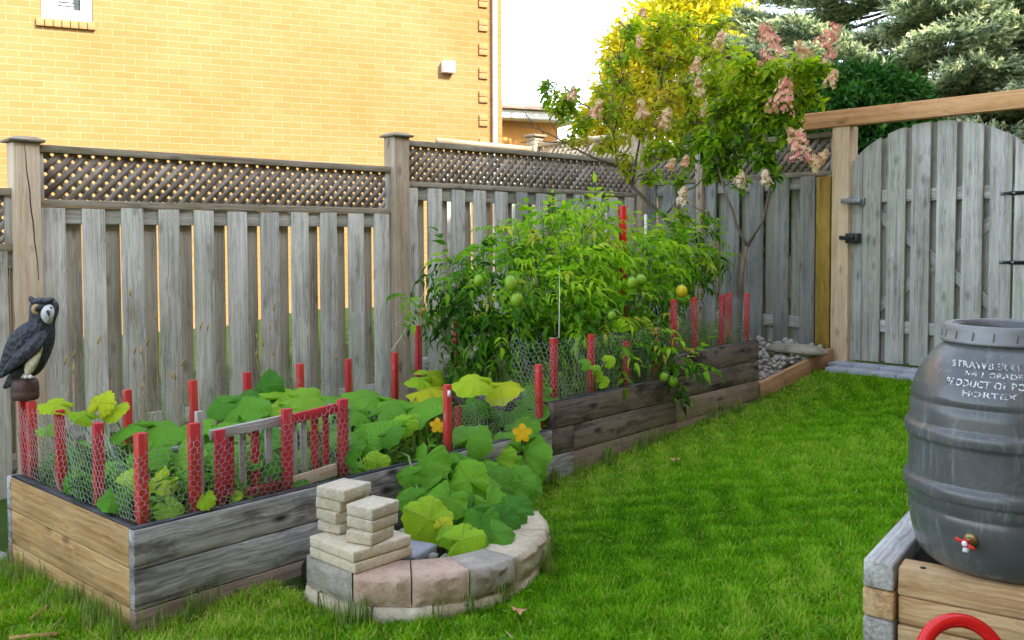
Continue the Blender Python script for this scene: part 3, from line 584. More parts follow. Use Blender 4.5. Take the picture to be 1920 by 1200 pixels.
# ================================================================== STAKES
def stake(u, v, z0, z1, label, w=.034, tilt=0, mat='red', tilt2=0, cap=None):
    mb = MB(); p = B(u, v, z0); d = unit(BU*(tilt+random.uniform(-.022, .022))+BN*(tilt2+random.uniform(-.022, .022))+np.array([0, 0, 1.])); L = z1-z0+.08; q = p+d*L/2-d*.08; ex = unit(np.cross(BN, d)); ey = np.cross(d, ex)
    a = R(random.uniform(-9, 9)); ex, ey = ex*math.cos(a)+ey*math.sin(a), ey*math.cos(a)-ex*math.sin(a)
    mb.box(q, (w, w*.82, L), [ex, ey, d], 2, tint=random.random()); return solo(mb, 'garden_stake', M[mat], label, 'garden stake', 'red painted garden stakes', bevel=.002, origin=B(u, v, z0))
Z1, Z2, Z3 = .34, .48, .60
stake(.065, 1.085, Z1, .70, 'leftmost red stake, under the owl decoy', tilt=.0); stake(.065, 1.02, Z1, .698, 'red stake close beside the leftmost one, under the right edge of the owl')
stake(.06, .72, Z1, .70, 'red stake on the tan end of the bed with a bright leaf hooked over it'); stake(.06, .39, Z1, .69, 'red stake halfway along the tan end of the bed')
stake(.062, .062, Z1, .695, 'red stake at the near corner of the raised bed', w=.038)
stake(.262, .06, Z1, .70, 'red stake on the grey front, just left of the slatted panel', w=.038)
lb = ['red stake behind the bed, first from the left, beside the bright leaves', 'red stake behind the bed left of the grey picket', 'short red stake partly hidden by the dark pumpkin leaf', 'red stake below the small white daisies', 'red stake in front of the fence, right of the daisies', 'shorter red stake just left of the big brown post']
for s, L_, zt in zip((.501, .83, 1.131, 1.437, 1.762, 2.097), lb, (.688, .694, .70, .711, .708, .712)): stake(s, BW-.06, Z1, zt, L_, tilt=-.01)
stake(2.283, BW-.06, Z2, .857, 'red stake with string tied round it, left of the tomato plants'); stake(2.596, BW-.06, Z2, .869, 'dark red stake in shade at the left edge of the tomato foliage')
stake(1.54, .06, Z1, .69, 'red stake with a white scrap stapled on, rising from the pumpkin leaves'); stake(1.84, .30, Z1, .52, 'low red stake half hidden behind the big yellowing pumpkin leaf')
stake(2.20, .06, Z1, .72, 'short red stake just before the bed steps up, paired with a taller one')
stake(2.32, .06, Z2, .844, 'red stake with white string tied across its top'); stake(2.651, .06, Z2, .841, 'red stake with round vine leaves climbing at its foot')
stake(2.981, .06, Z2, .776, 'red stake mostly covered by hanging tomato leaves'); stake(3.30, .06, Z2, .83, 'red stake above the two hanging green tomatoes')
stake(3.50, .06, Z3, .994, 'red stake at the start of the highest step of the bed'); stake(3.755, .06, Z3, .994, 'red stake left of the grey green grass clump on the highest step')
stake(4.09, .06, Z3, .996, 'red stake second from the far right end of the bed'); stake(4.44, .06, Z3, .991, 'red stake at the far right corner of the bed')
P = at(1385, 547, 'z', .99); u_, v_, _ = uvz(P); stake(min(u_, 4.47), min(v_, 1.07), Z3, .99, 'red stake behind the far right corner one, tops nearly touching')
P = onv(1170, 386, .50); u_, v_, _ = uvz(P); stake(u_, v_, Z2, P[2], 'tall bright red stake standing above the tomato foliage', w=.04, mat='reflector')
P = onv(1213, 402, .66); u_, v_, _ = uvz(P); stake(u_, v_, Z2, P[2], 'thin white stake right of the tall bright red one', w=.018, mat='white')['group'] = 'garden supports'
# ================================================================== SLATTED PANEL
sp = empty('picket_panel', B(.64, .07, .36), 'small red and bare grey slatted panel leaning on the front of the bed', 'slatted panel')
def pbar(u0, z0, u1, z1, w, v, mat, name='slat', t=.016):
    a, b = B(u0, v, z0), B(u1, v, z1); d = unit(b-a); mb = MB(); mb.box((a+b)/2, (np.linalg.norm(b-a), t, w), [d, BN, np.cross(d, BN)], 0); return mb.build(name, M[mat], sp, bevel=.002)
zt0, zt1 = .635, .652
pbar(.34, zt0+.005, .66, zt1, .038, .085, 'greyslat', 'top_rail'); pbar(.66, zt1-.006, .935, zt1+.012, .04, .085, 'redslat', 'top_rail')
pbar(.40, .392, .70, .392, .04, .085, 'redslat', 'bottom_rail'); pbar(.66, .395, .90, .412, .05, .068, 'post_tan', 'bottom_rail')
pbar(.365, .34, .365, .66, .040, .062, 'redslat', 'stile'); pbar(.655, .34, .655, .70, .042, .056, 'redslat', 'stile', .022); pbar(.94, .34, .94, .70, .044, .07, 'redslat', 'stile', .022)
pbar(.315, .34, .315, .73, .026, .12, 'greyslat', 'stile', .02)
for i, s in enumerate((.43, .485, .54, .60, .715, .765, .82, .875)): pbar(s, .40, s, .64, .034 if i % 2 == 0 else .028, .102, 'redslat' if i in (0, 2, 6) else ('greyslat' if i != 7 else 'redslat'), 'slat', .012)
# ================================================================== CHICKEN WIRE
def netting(path, z0f, z1f, label, seed=0, cell=.0275, r=.00085, wav=.008):
    """path: list of (u,v); heights by functions of arc length fraction."""
    pts = np.array(path, float); seg = np.hypot(*(pts[1:]-pts[:-1]).T); cum = np.concatenate([[0], np.cumsum(seg)]); L = cum[-1]
    def pos(s, t):
        s = np.clip(s, 0, L); uu = np.interp(s, cum, pts[:, 0]); vv = np.interp(s, cum, pts[:, 1]); f = s/L; z0 = z0f(uu); z1 = z1f(uu, f)+.012*np.sin(s*17+seed)+.01*np.sin(s*41)
        z = z0+(z1-z0)*t; w = wav*(np.sin(s*31+t*5+seed)+np.sin(t*9+s*13)); k = np.sqrt((uu*0+1)); return P0+np.outer(uu+w*.5*np.sin(s*9+t*3), BU)+np.outer(vv+w, BN)+np.outer(z+.004*np.sin(s*50+t*7), [0, 0, 1.])
    H = .34; dx = cell; dy = cell*.87; ni = int(L/dx); nj = int(H/dy); E1 = []; E2 = []
    for j in range(nj):
        for i in range(ni):
            s = (i+.5*(j % 2))*dx; t0 = j*dy; a = (s, t0+dy*.17); b = (s, t0+dy*.83); E1.append(a); E2.append(b)      # twisted vertical strand
            c = (s+dx/2, t0+dy*1.17); e = (s-dx/2, t0+dy*1.17)
            if j < nj-1: E1 += [b, b]; E2 += [c, e]
    E1 = np.array(E1); E2 = np.array(E2); A = pos(E1[:, 0], E1[:, 1]/H); Bq = pos(E2[:, 0], E2[:, 1]/H)
    jit = rng.normal(0, .0007, A.shape); n = len(A); d = unit(Bq-A); x = unit(np.cross(d, [.3, .5, .8])); y = np.cross(d, x); V = np.zeros((n, 6, 3))
    rad = np.where((np.arange(n) % 3) == 0, r*1.35, r)[:, None]
    for k in range(3):
        o_ = math.cos(k*2.094)*x+math.sin(k*2.094)*y; V[:, k] = A+o_*rad; V[:, k+3] = Bq+o_*rad
    fc = np.array([[0, 1, 4, 3], [1, 2, 5, 4], [2, 0, 3, 5]]); FL = (fc.ravel()[None]+(np.arange(n)*6)[:, None]).ravel()
    o = np_mesh('wire_netting', V.reshape(-1, 3), FL, np.full(n*3, 4), M['wire'], None, False, None, B(path[0][0], path[0][1], .34)); return tag(o, label, 'wire netting', 'hexagonal wire netting round the bed')
netting([(.036, 1.10), (.036, .06), (.045, .038), (.30, .036), (.66, .030), (.97, .045), (.985, .30)], lambda u: u*0+.375, lambda u, f: .668+.02*np.sin(f*9), 'silver hexagonal wire netting wrapped round the near corner of the bed')
netting([(.05, BW-.03), (2.2, BW-.03)], lambda u: u*0+.36, lambda u, f: .70+.02*np.sin(f*20), 'faint wire netting along the back of the lower bed before the fence', 3, r=.0006)
netting([(1.56, .045), (2.2, .036)], lambda u: u*0+.38, lambda u, f: .60+.0*u, 'low sagging wire netting behind the trailing pumpkin leaves', 5, r=.0007)
netting([(2.25, .30), (2.29, .038), (3.46, .036)], lambda u: u*0+.515, lambda u, f: .82+.01*u, 'wire netting on the middle step in front of the tomato plants', 7)
netting([(3.47, .036), (4.47, .036), (4.48, .6)], lambda u: u*0+.655, lambda u, f: .94+.01*u, 'wire netting on the highest step at the far end of the bed', 9)
netting([(2.27, .9), (2.28, BW-.03), (3.3, BW-.03)], lambda u: u*0+.5, lambda u, f: .84+.0*u, 'wire netting behind the tomato plants next to the brown post', 11, r=.0006)
# ================================================================== RING PLANTER
ZR = .207
OUT = [uvz(at(x, y, 'z', ZR))[:2] for x, y in ((573, 1040), (660, 1077), (771, 1080), (880, 1069), (968, 1046), (1025, 993), (1010, 958))]
OUT = [(OUT[0][0], OUT[0][1])]+OUT[1:]+[(1.50, -.03)]
OUT = [np.array(o_) for o_ in OUT]; print('ring', [tuple(round(float(x), 2) for x in o_) for o_ in OUT])
def inn(o_, w): d = RC-o_; return o_+d/np.linalg.norm(d)*w
def wedge(a, b, z0, z1, w, rough, mat, label, seed):
    rr = random.Random(seed); mb = MB(); g = .0025; t = unit(b-a); a = a+t*g; b = b-t*g; ia, ib = inn(a, w), inn(b, w)
    # rock-faced outer side: grid of points pushed outwards
    n = 9; m = 6; nrm = np.array([t[1], -t[0]]);
    if nrm@((a+b)/2-RC) < 0: nrm = -nrm
    vs = []; 
    for j in range(m+1):
        for i in range(n+1):
            f = i/n; h = j/m; p = a+(b-a)*f; edge = min(f, 1-f, h*.8, 1-h)*2
            push = (rough*(min(edge*3, 1))*(.5+.9*rr.random()) if 0 < i < n and 0 < j < m else -.002); p = p+nrm*push; z = z0+(z1-z0)*h
            vs.append(B(p[0], p[1], z+(rr.uniform(-.003, .003) if 0 < j < m else 0)))
    fs = [(j*(n+1)+i, j*(n+1)+i+1, (j+1)*(n+1)+i+1, (j+1)*(n+1)+i) for j in range(m) for i in range(n)]
    base = len(vs); vs += [B(ia[0], ia[1], z0), B(ib[0], ib[1], z0), B(ia[0], ia[1], z1), B(ib[0], ib[1], z1)]
    top = [m*(n+1)+i for i in range(n+1)]; bot = [i for i in range(n+1)]; lf = [j*(n+1) for j in range(m+1)]; rt_ = [j*(n+1)+n for j in range(m+1)]
    fs += [tuple(top[::-1]+[base+2, base+3])[::-1], tuple(bot+[base+1, base]), tuple(lf[::-1]+[base, base+2])[::-1], tuple(rt_+[base+3, base+1]), (base+1, base, base+2, base+3)]
    mb._add(vs, fs, tint=rr.random()); return solo(mb, 'retaining_block', M[mat], label, 'stone block', 'rough faced blocks of the curved planter wall', origin=B(a[0], a[1], z0), bevel=.003, seg=1)
LB = ['dark grey rough block at the left end of the curved wall, under the slabs', 'pinkish rough block in the upper course directly under the corner of the slabs', 'pink banded block right of the stacked slabs in the curved wall', 'grey upper block between the pink banded block and the turn of the wall', 'tan upper block with its top facing the lawn at the right of the ring', 'upper block at the right hand bend of the ring', 'upper block of the ring touching the raised bed boards at the right']
MT = ['block_grey', 'block_pink', 'block_pink', 'block_grey', 'block_top', 'block_top', 'block_top']
for i in range(len(OUT)-1): wedge(OUT[i], OUT[i+1], ZR-.108, ZR, .16, .019, MT[i], LB[i], i)
def ext(o_, w): d = o_-RC; return o_+d/np.linalg.norm(d)*w
L2 = ['sunken lower block under the dark grey block', 'sunken lower block under the slab corner', 'pale sunken lower block under the pink banded block', 'sunken lower block under the grey upper block', 'sunken lower block at the right front of the ring', 'sunken lower block at the right bend of the ring']
OM = [ext(OUT[0], .005)]+[ext(OUT[i]*(.35)+OUT[i-1]*.65, .018) for i in range(1, len(OUT)-1)]+[ext(OUT[-1], .01)]
for i in range(6): wedge(OM[i], OM[i+1], ZR-.215, ZR-.1105, .15, .010, 'block_top' if i % 2 else 'cobble', L2[i], 40+i)
mb = MB(); c = [B(RC[0]+.42*math.cos(t), min(-.005, RC[1]+.42*math.sin(t)), .10) for t in np.linspace(0, 2*math.pi, 40)]; mb.prism([(p-np.array([0, 0, .08]), p) for p in c]); o = tag(mb.build('planter_soil', M['soil']), kind='structure')
def slab(cuv, size, z0, h, ang, mat, label, name='paving_slab', bev=.006, cat='paving slab', grp='slabs and blocks stacked on the planter wall'):
    mb = MB(); a = R(ang)+PHI; ex = np.array([math.cos(a), math.sin(a), 0]); ey = np.array([-ex[1], ex[0], 0]); p = B(cuv[0], cuv[1], z0+h/2)
    mb.box(p, (size[0], size[1], h-.001), [ex, ey, (0, 0, 1)], warp=.0025 if size[0] < .2 else .001); return solo(mb, name, M[mat], label, cat, grp, bevel=bev, origin=B(cuv[0], cuv[1], z0))
slab((.668, -.382), (.262, .272), ZR, .040, -1, 'slab', 'lower of the two thin cream square slabs'); slab((.662, -.385), (.258, .268), ZR+.041, .040, -2, 'slab', 'upper of the two thin cream square slabs')
zs = ZR+.082; zc_ = ['lowest', 'second from the bottom', 'third from the bottom', 'topmost']
for i, (c, s, a) in enumerate([((.665, -.272), (.13, .12), 6), ((.662, -.277), (.145, .125), -2), ((.672, -.270), (.15, .13), 8), ((.667, -.285), (.148, .142), 9)]):
    slab(c, s, zs+i*.0425, .0425, a, 'cobble', '%s block in the taller rear stack of four on the slabs' % zc_[i], 'paving_block', .0065, 'paving block')
for i, (c, s, a) in enumerate([((.655, -.452), (.135, .115), 14), ((.672, -.445), (.14, .125), 8), ((.672, -.447), (.142, .128), 7)]):
    slab(c, s, zs+i*.044, .044, a, 'cobble', '%s block in the shorter front stack of three on the slabs' % ['lowest', 'middle', 'topmost'][i], 'paving_block', .0065, 'paving block')
slab((.93, -.36), (.17, .14), .125, .05, 15, 'paver', 'smooth blue grey paver lying inside the ring beside the slabs', 'paving_block', .012, 'paving block', 'loose pavers inside the planter ring'); slab((.88, -.12), (.24, .20), .12, .03, 5, 'cobble', 'dull flat paver inside the ring against the bed boards', 'paving_block', .006, 'paving block', 'loose pavers inside the planter ring')
mb = MB()
for i in range(60):
    u_, v_ = random.uniform(.95, 1.32), random.uniform(-.52, -.1); V, Fc = blob(B(u_, v_, .135), random.uniform(.012, .03), (1, .8, .6), 1, i+900); mb._add(V, Fc)
tag(mb.build('gravel', M['gravel']), 'small pebbles lying inside the planter ring', 'gravel', kind='stuff')
# ================================================================== BARREL + TIMBER PLANTER
tp = empty('timber_planter', (TA+TE1*.4+TE2*.4).tolist()+[.08], 'low planter box of stacked landscape timbers under the barrel', 'timber planter')
AT = [(TE1[0], TE1[1], 0), (TE2[0], TE2[1], 0), (0, 0, 1)]
def tpt(a, b, z): q = TA+TE1*a+TE2*b; return np.array([q[0], q[1], z])
for k in range(4):
    z1 = .400-.087*k; mb = MB(); mb.box(tpt(.60+random.uniform(-.004, .004), .045, z1-.0435), (1.22, .089, .085), AT, 0, tint=.1+.25*k, warp=.002); mb.build('timber', M['timber_grey' if k in (0, 2) else 'timber'], tp, bevel=.008)
    z1 = .392-.087*k; mb = MB(); mb.box(tpt(.047, .097+.7, z1-.0435), (.089, 1.40, .084), AT, 1, warp=.002); mb.build('timber', M['timber'], tp, bevel=.007)
mb = MB(); mb.box(tpt(.65, .75, .20), (1.1, 1.28, .32), AT); mb.build('soil', M['soil'], tp)
mb = MB(); mb.lathe([(0, .0), (.007, 0), (.009, -.003)], tpt(.03, .16, .3935), 12); mb.build('screw', M['black'], tp)
BC = np.array([1.484, -4.57, 0.]); br = empty('barrel', (1.484, -4.57, .39), 'large dark grey plastic barrel with worn white stencilled lettering and red spigot', 'barrel')
PR = [(.0, .392), (.20, .392), (.217, .396), (.232, .408), (.246, .425), (.258, .455), (.266, .490), (.272, .530), (.2755, .562), (.273, .567), (.2735, .575), (.277, .58), (.2785, .60), (.279, .607), (.279, .610), (.2885, .615), (.2905, .619), (.2905, .644), (.2885, .648), (.279, .656), (.279, .662), (.2775, .70), (.277, .76), (.277, .769), (.2865, .774), (.2885, .778), (.2885, .803), (.2865, .808), (.277, .816), (.2765, .822), (.2755, .85), (.273, .874), (.2695, .879), (.270, .886), (.273, .891), (.2705, .905), (.263, .93), (.252, .958), (.236, .987), (.217, 1.013), (.198, 1.034), (.182, 1.047), (.176, 1.052), (.174, 1.10), (.160, 1.10), (.157, 1.06), (.15, .8), (.0, .79)]
mb = MB(); mb.lathe(PR, BC, 128); o = mb.build('barrel_body', M['barrel'], br, smooth=True); 
mb = MB(); mb.lathe([(.177, 1.056), (.189, 1.054), (.191, 1.058), (.1895, 1.064), (.186, 1.068), (.185, 1.078), (.183, 1.081), (.183, 1.092), (.1805, 1.104), (.177, 1.108), (.170, 1.108), (.166, 1.105), (.164, 1.095), (.164, 1.07)], BC, 128); col = mb.build('collar', M['collar'], br, smooth=True)
mb = MB()
for k in range(20):
    t = 2*math.pi*k/20+.1; mb.box(BC+np.array([.1865*math.cos(t), .1865*math.sin(t), 1.076]), (.004, .003, .028), [(math.cos(t), math.sin(t), 0), (-math.sin(t), math.cos(t), 0), (0, 0, 1)])
mb.build('collar_ribs', M['collar'], br)
pz = sorted([(z, r) for r, z in PR[20:39]]); rad_at = lambda z: float(np.interp(z, [a for a, b in pz], [b for a, b in pz]))
thc = math.atan2(CAM[1]-BC[1], CAM[0]-BC[0]); th0 = thc-R(10)
def stencil_text(body, zc, h, width, th):
    cu = bpy.data.curves.new('t', 'FONT'); cu.body = body; cu.size = 1; cu.align_x = 'CENTER'; cu.resolution_u = 3; cu.offset = .022; cu.space_character = 1.08; ob = bpy.data.objects.new('t', cu); COL.objects.link(ob); bpy.context.view_layer.update()
    me = bpy.data.meshes.new_from_object(ob.evaluated_get(bpy.context.evaluated_depsgraph_get())); bpy.data.objects.remove(ob)
    co = np.array([v.co[:] for v in me.vertices]); fs = [tuple(p.vertices) for p in me.polygons]; bpy.data.meshes.remove(me)
    x0, x1 = co[:, 0].min(), co[:, 0].max(); y0, y1 = co[:, 1].min(), co[:, 1].max(); V = []
    for x, y, _ in co:
        z = zc+((y-y0)/(y1-y0)-.5)*h; r = rad_at(z)+.0016; t = th+((x-x0)/(x1-x0)-.5)*width/.235; V.append(BC+np.array([r*math.cos(t), r*math.sin(t), z]))
    np_mesh('stencil_text', V, [i for f in fs for i in f], [len(f) for f in fs], M['stencil'], br)
stencil_text('STRAWBERRY PULP', 1.004, .0195, .262, th0+R(4)); stencil_text('No 1 GRADE', .979, .0135, .145, th0); stencil_text('PRODUCT OF POLAND', .953, .0195, .262, th0+R(3)); stencil_text('HORTEX', .926, .0155, .125, th0-R(1))
ts = thc-R(19); o3 = np.array([math.cos(ts), math.sin(ts), 0]); s3 = np.array([-math.sin(ts), math.cos(ts), 0]); z3 = np.array([0, 0, 1.]); sc_ = BC+o3*.272+z3*.515
sg = MB(); sg.lathe([(.019, 0), (.019, .006), (.013, .008), (.010, .012), (.010, .035), (0, .035)], sc_, 20, axes=[s3, z3, o3]); spg = sg.build('spigot', M['brass'], br, smooth=False)
sg = MB(); sg.tube([sc_+o3*.026-z3*.002, sc_+o3*.032-z3*.016, sc_+o3*.034-z3*.026], [.009, .0085, .0095], 12); sg.build('spout', M['white'], spg)
sg = MB(); hv_ = unit(s3*.93-z3*.36); 
for s in (-1, 1): sg.box(sc_+o3*.042+hv_*s*.017+z3*.008*0, (.022, .006, .009), [hv_, o3, np.cross(hv_, o3)])
sg.lathe([(.0, .0), (.012, 0), (.012, .008), (.010, .009)], sc_+o3*.036, 20, axes=[s3, z3, o3]); sg.build('spigot_handle', M['redplastic'], spg, bevel=.002)
sg = MB(); sg.lathe([(.008, 0), (.007, .003), (0, .003)], sc_+o3*.045, 16, axes=[s3, z3, o3]); sg.build('spigot_cap', M['white'], spg)
# red hose reel at the bottom edge
hc = dep(1806, 1243, 2.30); hr = empty('hose_reel', (hc[0], hc[1], float(G(hc[0], hc[1]))), 'glossy red round hose reel at the bottom edge in front of the timbers', 'hose reel')
ex = unit(np.array([RT[0], RT[1], 0])); fz = unit(np.array([-FW[0], -FW[1], 0])+np.array([0, 0, .45])); uz = np.cross(fz, ex)*1.; 
mb = MB(); mb.tube([hc+ex*.100*math.cos(t)+uz*.100*math.sin(t) for t in np.linspace(0, 2*math.pi, 49)], .018, 14, cap=False, ell=.8); rim = mb.build('rim', M['redplastic'], hr, smooth=True)
mb = MB(); mb.lathe([(0, .0), (.03, 0), (.03, .03), (.0, .03)], hc-fz*.015, 24, axes=[ex, uz, fz])
for ang_ in (-90, 8, 172):
    t = R(ang_); e = ex*math.cos(t)+uz*math.sin(t); mb.box(hc+e*.06, (.075, .022, .008), [e, np.cross(fz, e), fz])
mb.build('spokes', M['redplastic'], hr, bevel=.002)
mb = MB()
for k in range(26):
    t = R(35+4.3*k); e = ex*math.cos(t)+uz*math.sin(t); mb.box(hc+e*.0885+fz*.006, (.006, .0022, .012), [e, np.cross(fz, e), fz])
mb.build('grip_teeth', M['redplastic'], rim)
mb = MB()
for s in (-1, 1): mb.tube([hc-fz*.03, hc-fz*.03+ex*s*.08-z3*.12, np.array([*(hc-fz*.03+ex*s*.1)[:2], float(G(hc[0], hc[1]))])], .008, 8)
mb.build('stand', M['black'], hr)
# ================================================================== OWL
ow0 = onv(50, 757, 1.05); ow0[2] = .702; ow = empty('owl_decoy', ow0, 'plastic horned owl decoy with white face and black wings perched on a brown base', 'owl decoy')
orr = unit(np.array([RT[0], RT[1], 0])); of = -unit(np.array([FW[0], FW[1], 0])); od = onv(50, 757, 1.05)-CAM; SC = float(np.dot(od, FW))/F
def op(px, py, f=0.): return ow0+orr*(px-50)*SC+np.array([0, 0, (757-py)*SC])+of*f
def loft(secs, n=20, name='x', mat=None, parent=ow, wob=0):
    """secs: (px, py, f, half width in the picture, half depth)"""
    C = [op(*s[:3]) for s in secs]; vs = []; m = len(C)
    for i, s in enumerate(secs):
        d = unit(C[min(i+1, m-1)]-C[max(i-1, 0)]); a = unit(np.cross(d, of)); b = np.cross(a, d)
        for k in range(n):
            t = 2*math.pi*k/n; vs.append(C[i]+a*math.cos(t)*s[3]*SC+b*math.sin(t)*s[4]*SC)
    mb = MB(); fs = [(i*n+k, i*n+(k+1) % n, (i+1)*n+(k+1) % n, (i+1)*n+k) for i in range(m-1) for k in range(n)]+[tuple(range(n))[::-1], tuple(range((m-1)*n, m*n))]
    mb._add(vs, fs); o = mb.build(name, M[mat], parent, smooth=True); s_ = o.modifiers.new('s', 'SUBSURF'); s_.levels = s_.render_levels = 1; return o
loft([(58, 712, 0, 9, 9), (60, 703, .0, 17, 16), (64, 688, .005, 24, 22), (68, 665, .005, 30, 26), (76, 640, .0, 30, 27), (81, 620, .0, 25, 24), (83, 606, .0, 22, 22), (86, 595, 0, 25, 24), (88, 582, 0, 26, 25), (89, 572, 0, 23, 22), (90, 566, 0, 14, 14)], name='owl_body', mat='owl_dark')
loft([(62, 711, .045, 3, 2), (66, 700, .048, 9, 5), (74, 684, .052, 12, 6), (84, 664, .050, 9, 5), (92, 650, .045, 3, 2)], name='belly', mat='owl_cream')
loft([(5, 716, .02, 2, 3), (14, 702, .02, 11, 6), (28, 684, .03, 19, 9), (44, 662, .04, 25, 12), (60, 640, .045, 26, 13), (74, 622, .035, 20, 12), (84, 610, .02, 8, 8)], name='wing', mat='owl_dark')
loft([(8, 714, .045, 2, 2), (26, 700, .055, 7, 4), (50, 678, .066, 12, 5), (76, 658, .068, 15, 6), (92, 640, .055, 13, 6), (98, 625, .04, 6, 4)], name='wing', mat='owl_dark')
loft([(9, 736, .01, 3, 2), (20, 726, .012, 8, 4), (36, 708, .02, 11, 5), (52, 692, .025, 9, 5)], name='tail', mat='owl_dark')
loft([(102, 614, .02, 3, 3), (100, 606, .034, 10, 8), (101, 594, .040, 13, 10), (102, 584, .036, 12, 8), (102, 577, .028, 5, 4)], name='face', mat='owl_white')
def disc(px, py, f, r, dp, name, mat, par):
    mb = MB(); nn = unit(orr*.45+of); a = unit(np.cross((0, 0, 1.), nn)); b = np.cross(nn, a); mb.lathe([(r*SC, 0), (r*SC*.8, dp*SC), (0, dp*SC*1.3)], op(px, py, f), 20, axes=[a, b, nn]); return mb.build(name, M[mat], par, smooth=True)
e1 = disc(86, 586, .046, 11, 3, 'eye_disc', 'owl_tan', ow); disc(88, 585, .055, 5.5, 2.5, 'eye', 'black', e1); disc(108, 585, .040, 4, 3, 'eye', 'black', ow)
mb = MB(); bp = op(108, 590, .062); mb.tube([bp, bp+orr*.008+of*.012-z3*.006, bp+orr*.010+of*.012-z3*.020], [.008, .006, .001], 8); mb.build('beak', M['black'], ow, smooth=True)
for tips in (((78, 575, .03), (70, 567, .03), (67, 562, .028)), ((100, 572, .03), (108, 569, .03), (113, 567, .03))):
    mb = MB(); mb.tube([op(*t) for t in tips], [7*SC, 5*SC, 1.2*SC], 10); mb.build('ear_tuft', M['owl_dark'], ow, smooth=True)
loft([(72, 573, .045, 2, 2), (88, 571, .050, 5, 4), (104, 572, .045, 4, 3), (112, 569, .035, 1.5, 1.5)], name='brow', mat='owl_dark')
for px in (62, 70):
    V, Fc = blob(op(px, 711, .05), .010, (1, 1.2, .8), 2, px, .1); mb = MB(); mb._add(V, Fc); mb.build('foot', M['owl_white'], ow, smooth=True)
mb = MB(); bc = op(48, 757); mb.lathe([(.0, .004), (.048, .001), (.054, .010), (.055, .03), (.053, .036), (.055, .042), (.052, .075), (.045, .088), (.0, .092)], bc, 28, axes=[orr*1.02, of*.85, (0, 0, 1.)]); mb.build('owl_base', M['owl_base'], ow, smooth=True)
# ================================================================== BIG LEAVED SQUASH / PUMPKIN
def bigleaf(c, nrm, tip, size, name, parent, mat='squash', tint=.5, fold=.0, jag=.04, lobes=5):
    nrm = unit(np.array(nrm, float)); tip = np.array(tip, float); x = unit(tip-(tip@nrm)*nrm); y = np.cross(nrm, x); nt_ = 60; rs = (0, .2, .4, .6, .8, .93, 1.); vs = []; gs = []; ph = random.uniform(0, 6); off = random.uniform(0, 30); as_ = random.uniform(.9, 1.08)
    for j, r in enumerate(rs):
        for k in range(nt_):
            th = -math.pi+2*math.pi*(k+.5)/nt_; ed = 1+.045*math.cos(lobes*th)+jag*math.sin(th*17+ph)*(r > .9)+.02*math.sin(th*9+ph*2)
            ed *= 1-.86*math.exp(-((math.pi-abs(th))/.30)**2); ed *= (1+.10*math.cos(th)); rr = r*size*ed
            zz = size*(-.16*r*r+.035*r*math.cos(th*lobes)*r+.12*math.sin(2*th+ph)*r*r+.05*math.sin(4*th+ph*3)*r*r+.035*math.sin(9*th+ph)*r*r)-fold*size*abs(math.sin(th))*r*r*.9+.10*size*math.exp(-((math.pi-abs(th))/.5)**2)*r
            vs.append(np.array(c)+x*(rr*math.cos(th)+.12*size*r*0)+y*rr*math.sin(th)*as_+nrm*(zz-size*.22*max(0, r-.75)*random.uniform(.6, 1.4))); gs.append((r, th*lobes/(2*math.pi)+.5, off))
    fs = [(j*nt_+k, j*nt_+(k+1) % nt_, (j+1)*nt_+(k+1) % nt_, (j+1)*nt_+k) for j in range(len(rs)-1) for k in range(nt_)]
    FL = [i for f in fs for i in f]
    return np_mesh(name, vs, FL, [4]*len(fs), M[mat], parent, True, {'gc': ('FLOAT_VECTOR', gs), 'tint': ('FLOAT', [tint]*len(vs))})
toC = -unit(np.array([FW[0], FW[1], 0])); rgt = unit(np.array([RT[0], RT[1], 0]))
def squash(label, base, leaves, cat='pumpkin plant', name='pumpkin_plant'):
    """leaves: (px, py, v, radius px, facing 0 up..1 camera, tint, tip angle deg in picture)"""
    r0 = B(*base); th = empty(name, r0, label, cat, 'large leaved pumpkin plants'); st = MB()
    for L in leaves:
        px, py, v, rp, fc, ti, ta = L[:7]; c = onv(px, py, v)
        while base[1] >= 0 and c[2] < .50-(.06 if fc > .55 else 0) and v > .07 and uvz(onv(px, py, v-.02))[0] > .14: v -= .02; c = onv(px, py, v)
        s = rp*1.16*float((c-CAM)@FW)/F; dx = random.uniform(-.4, .4)
        while base[1] < 0 and c[2] < .235 and v > -.8: v -= .02; c = onv(px, py, v)
        nrm = toC*fc+z3*(1.02-fc*.6)+rgt*dx; a = R(ta); tip = rgt*math.cos(a)+(z3*fc-toC*(1-fc)*1.)*math.sin(a)
        bigleaf(c, nrm, tip, s, 'leaf', th, tint=ti, fold=L[7] if len(L) > 7 else random.uniform(0, .25), jag=.07 if ti > .7 and rp < 32 else .03)
        nn = unit(nrm); b = r0+np.array([random.uniform(-.1, .1), random.uniform(-.05, .1), 0]); 
        if base[1] >= 0: b = B(np.clip(uvz(c)[0]*.6+base[0]*.4+random.uniform(-.05, .05), .06, 4.4), np.clip(v*.5+base[1]*.5, .08, 1.05) if v > .05 else .10, base[2])
        m1 = c-nn*s*.5-z3*.02
        if base[1] < 0: b = c-nn*s*.8-z3*random.uniform(.10, .20)+rgt*random.uniform(-.06, .06); m2 = (b+m1)/2-z3*.02
        else: m2 = b*.6+c*.4+z3*.05
        st.tube([b, m2, m1, c-nn*.002], [.005, .0045, .004, .0035], 6)
    if base[1] < 0:
        for pp in (((1.15, -.32, .14), (1.18, -.16, .22), (1.22, -.05, .36), (1.26, .02, .41), (1.32, .2, .40)), ((1.2, -.3, .14), (1.36, -.14, .24), (1.42, -.04, .36), (1.5, .04, .41), (1.52, .2, .38))): st.tube([B(*p) for p in pp], .0055, 7)
    st.build('vine', M['stem'], th, smooth=True); return th
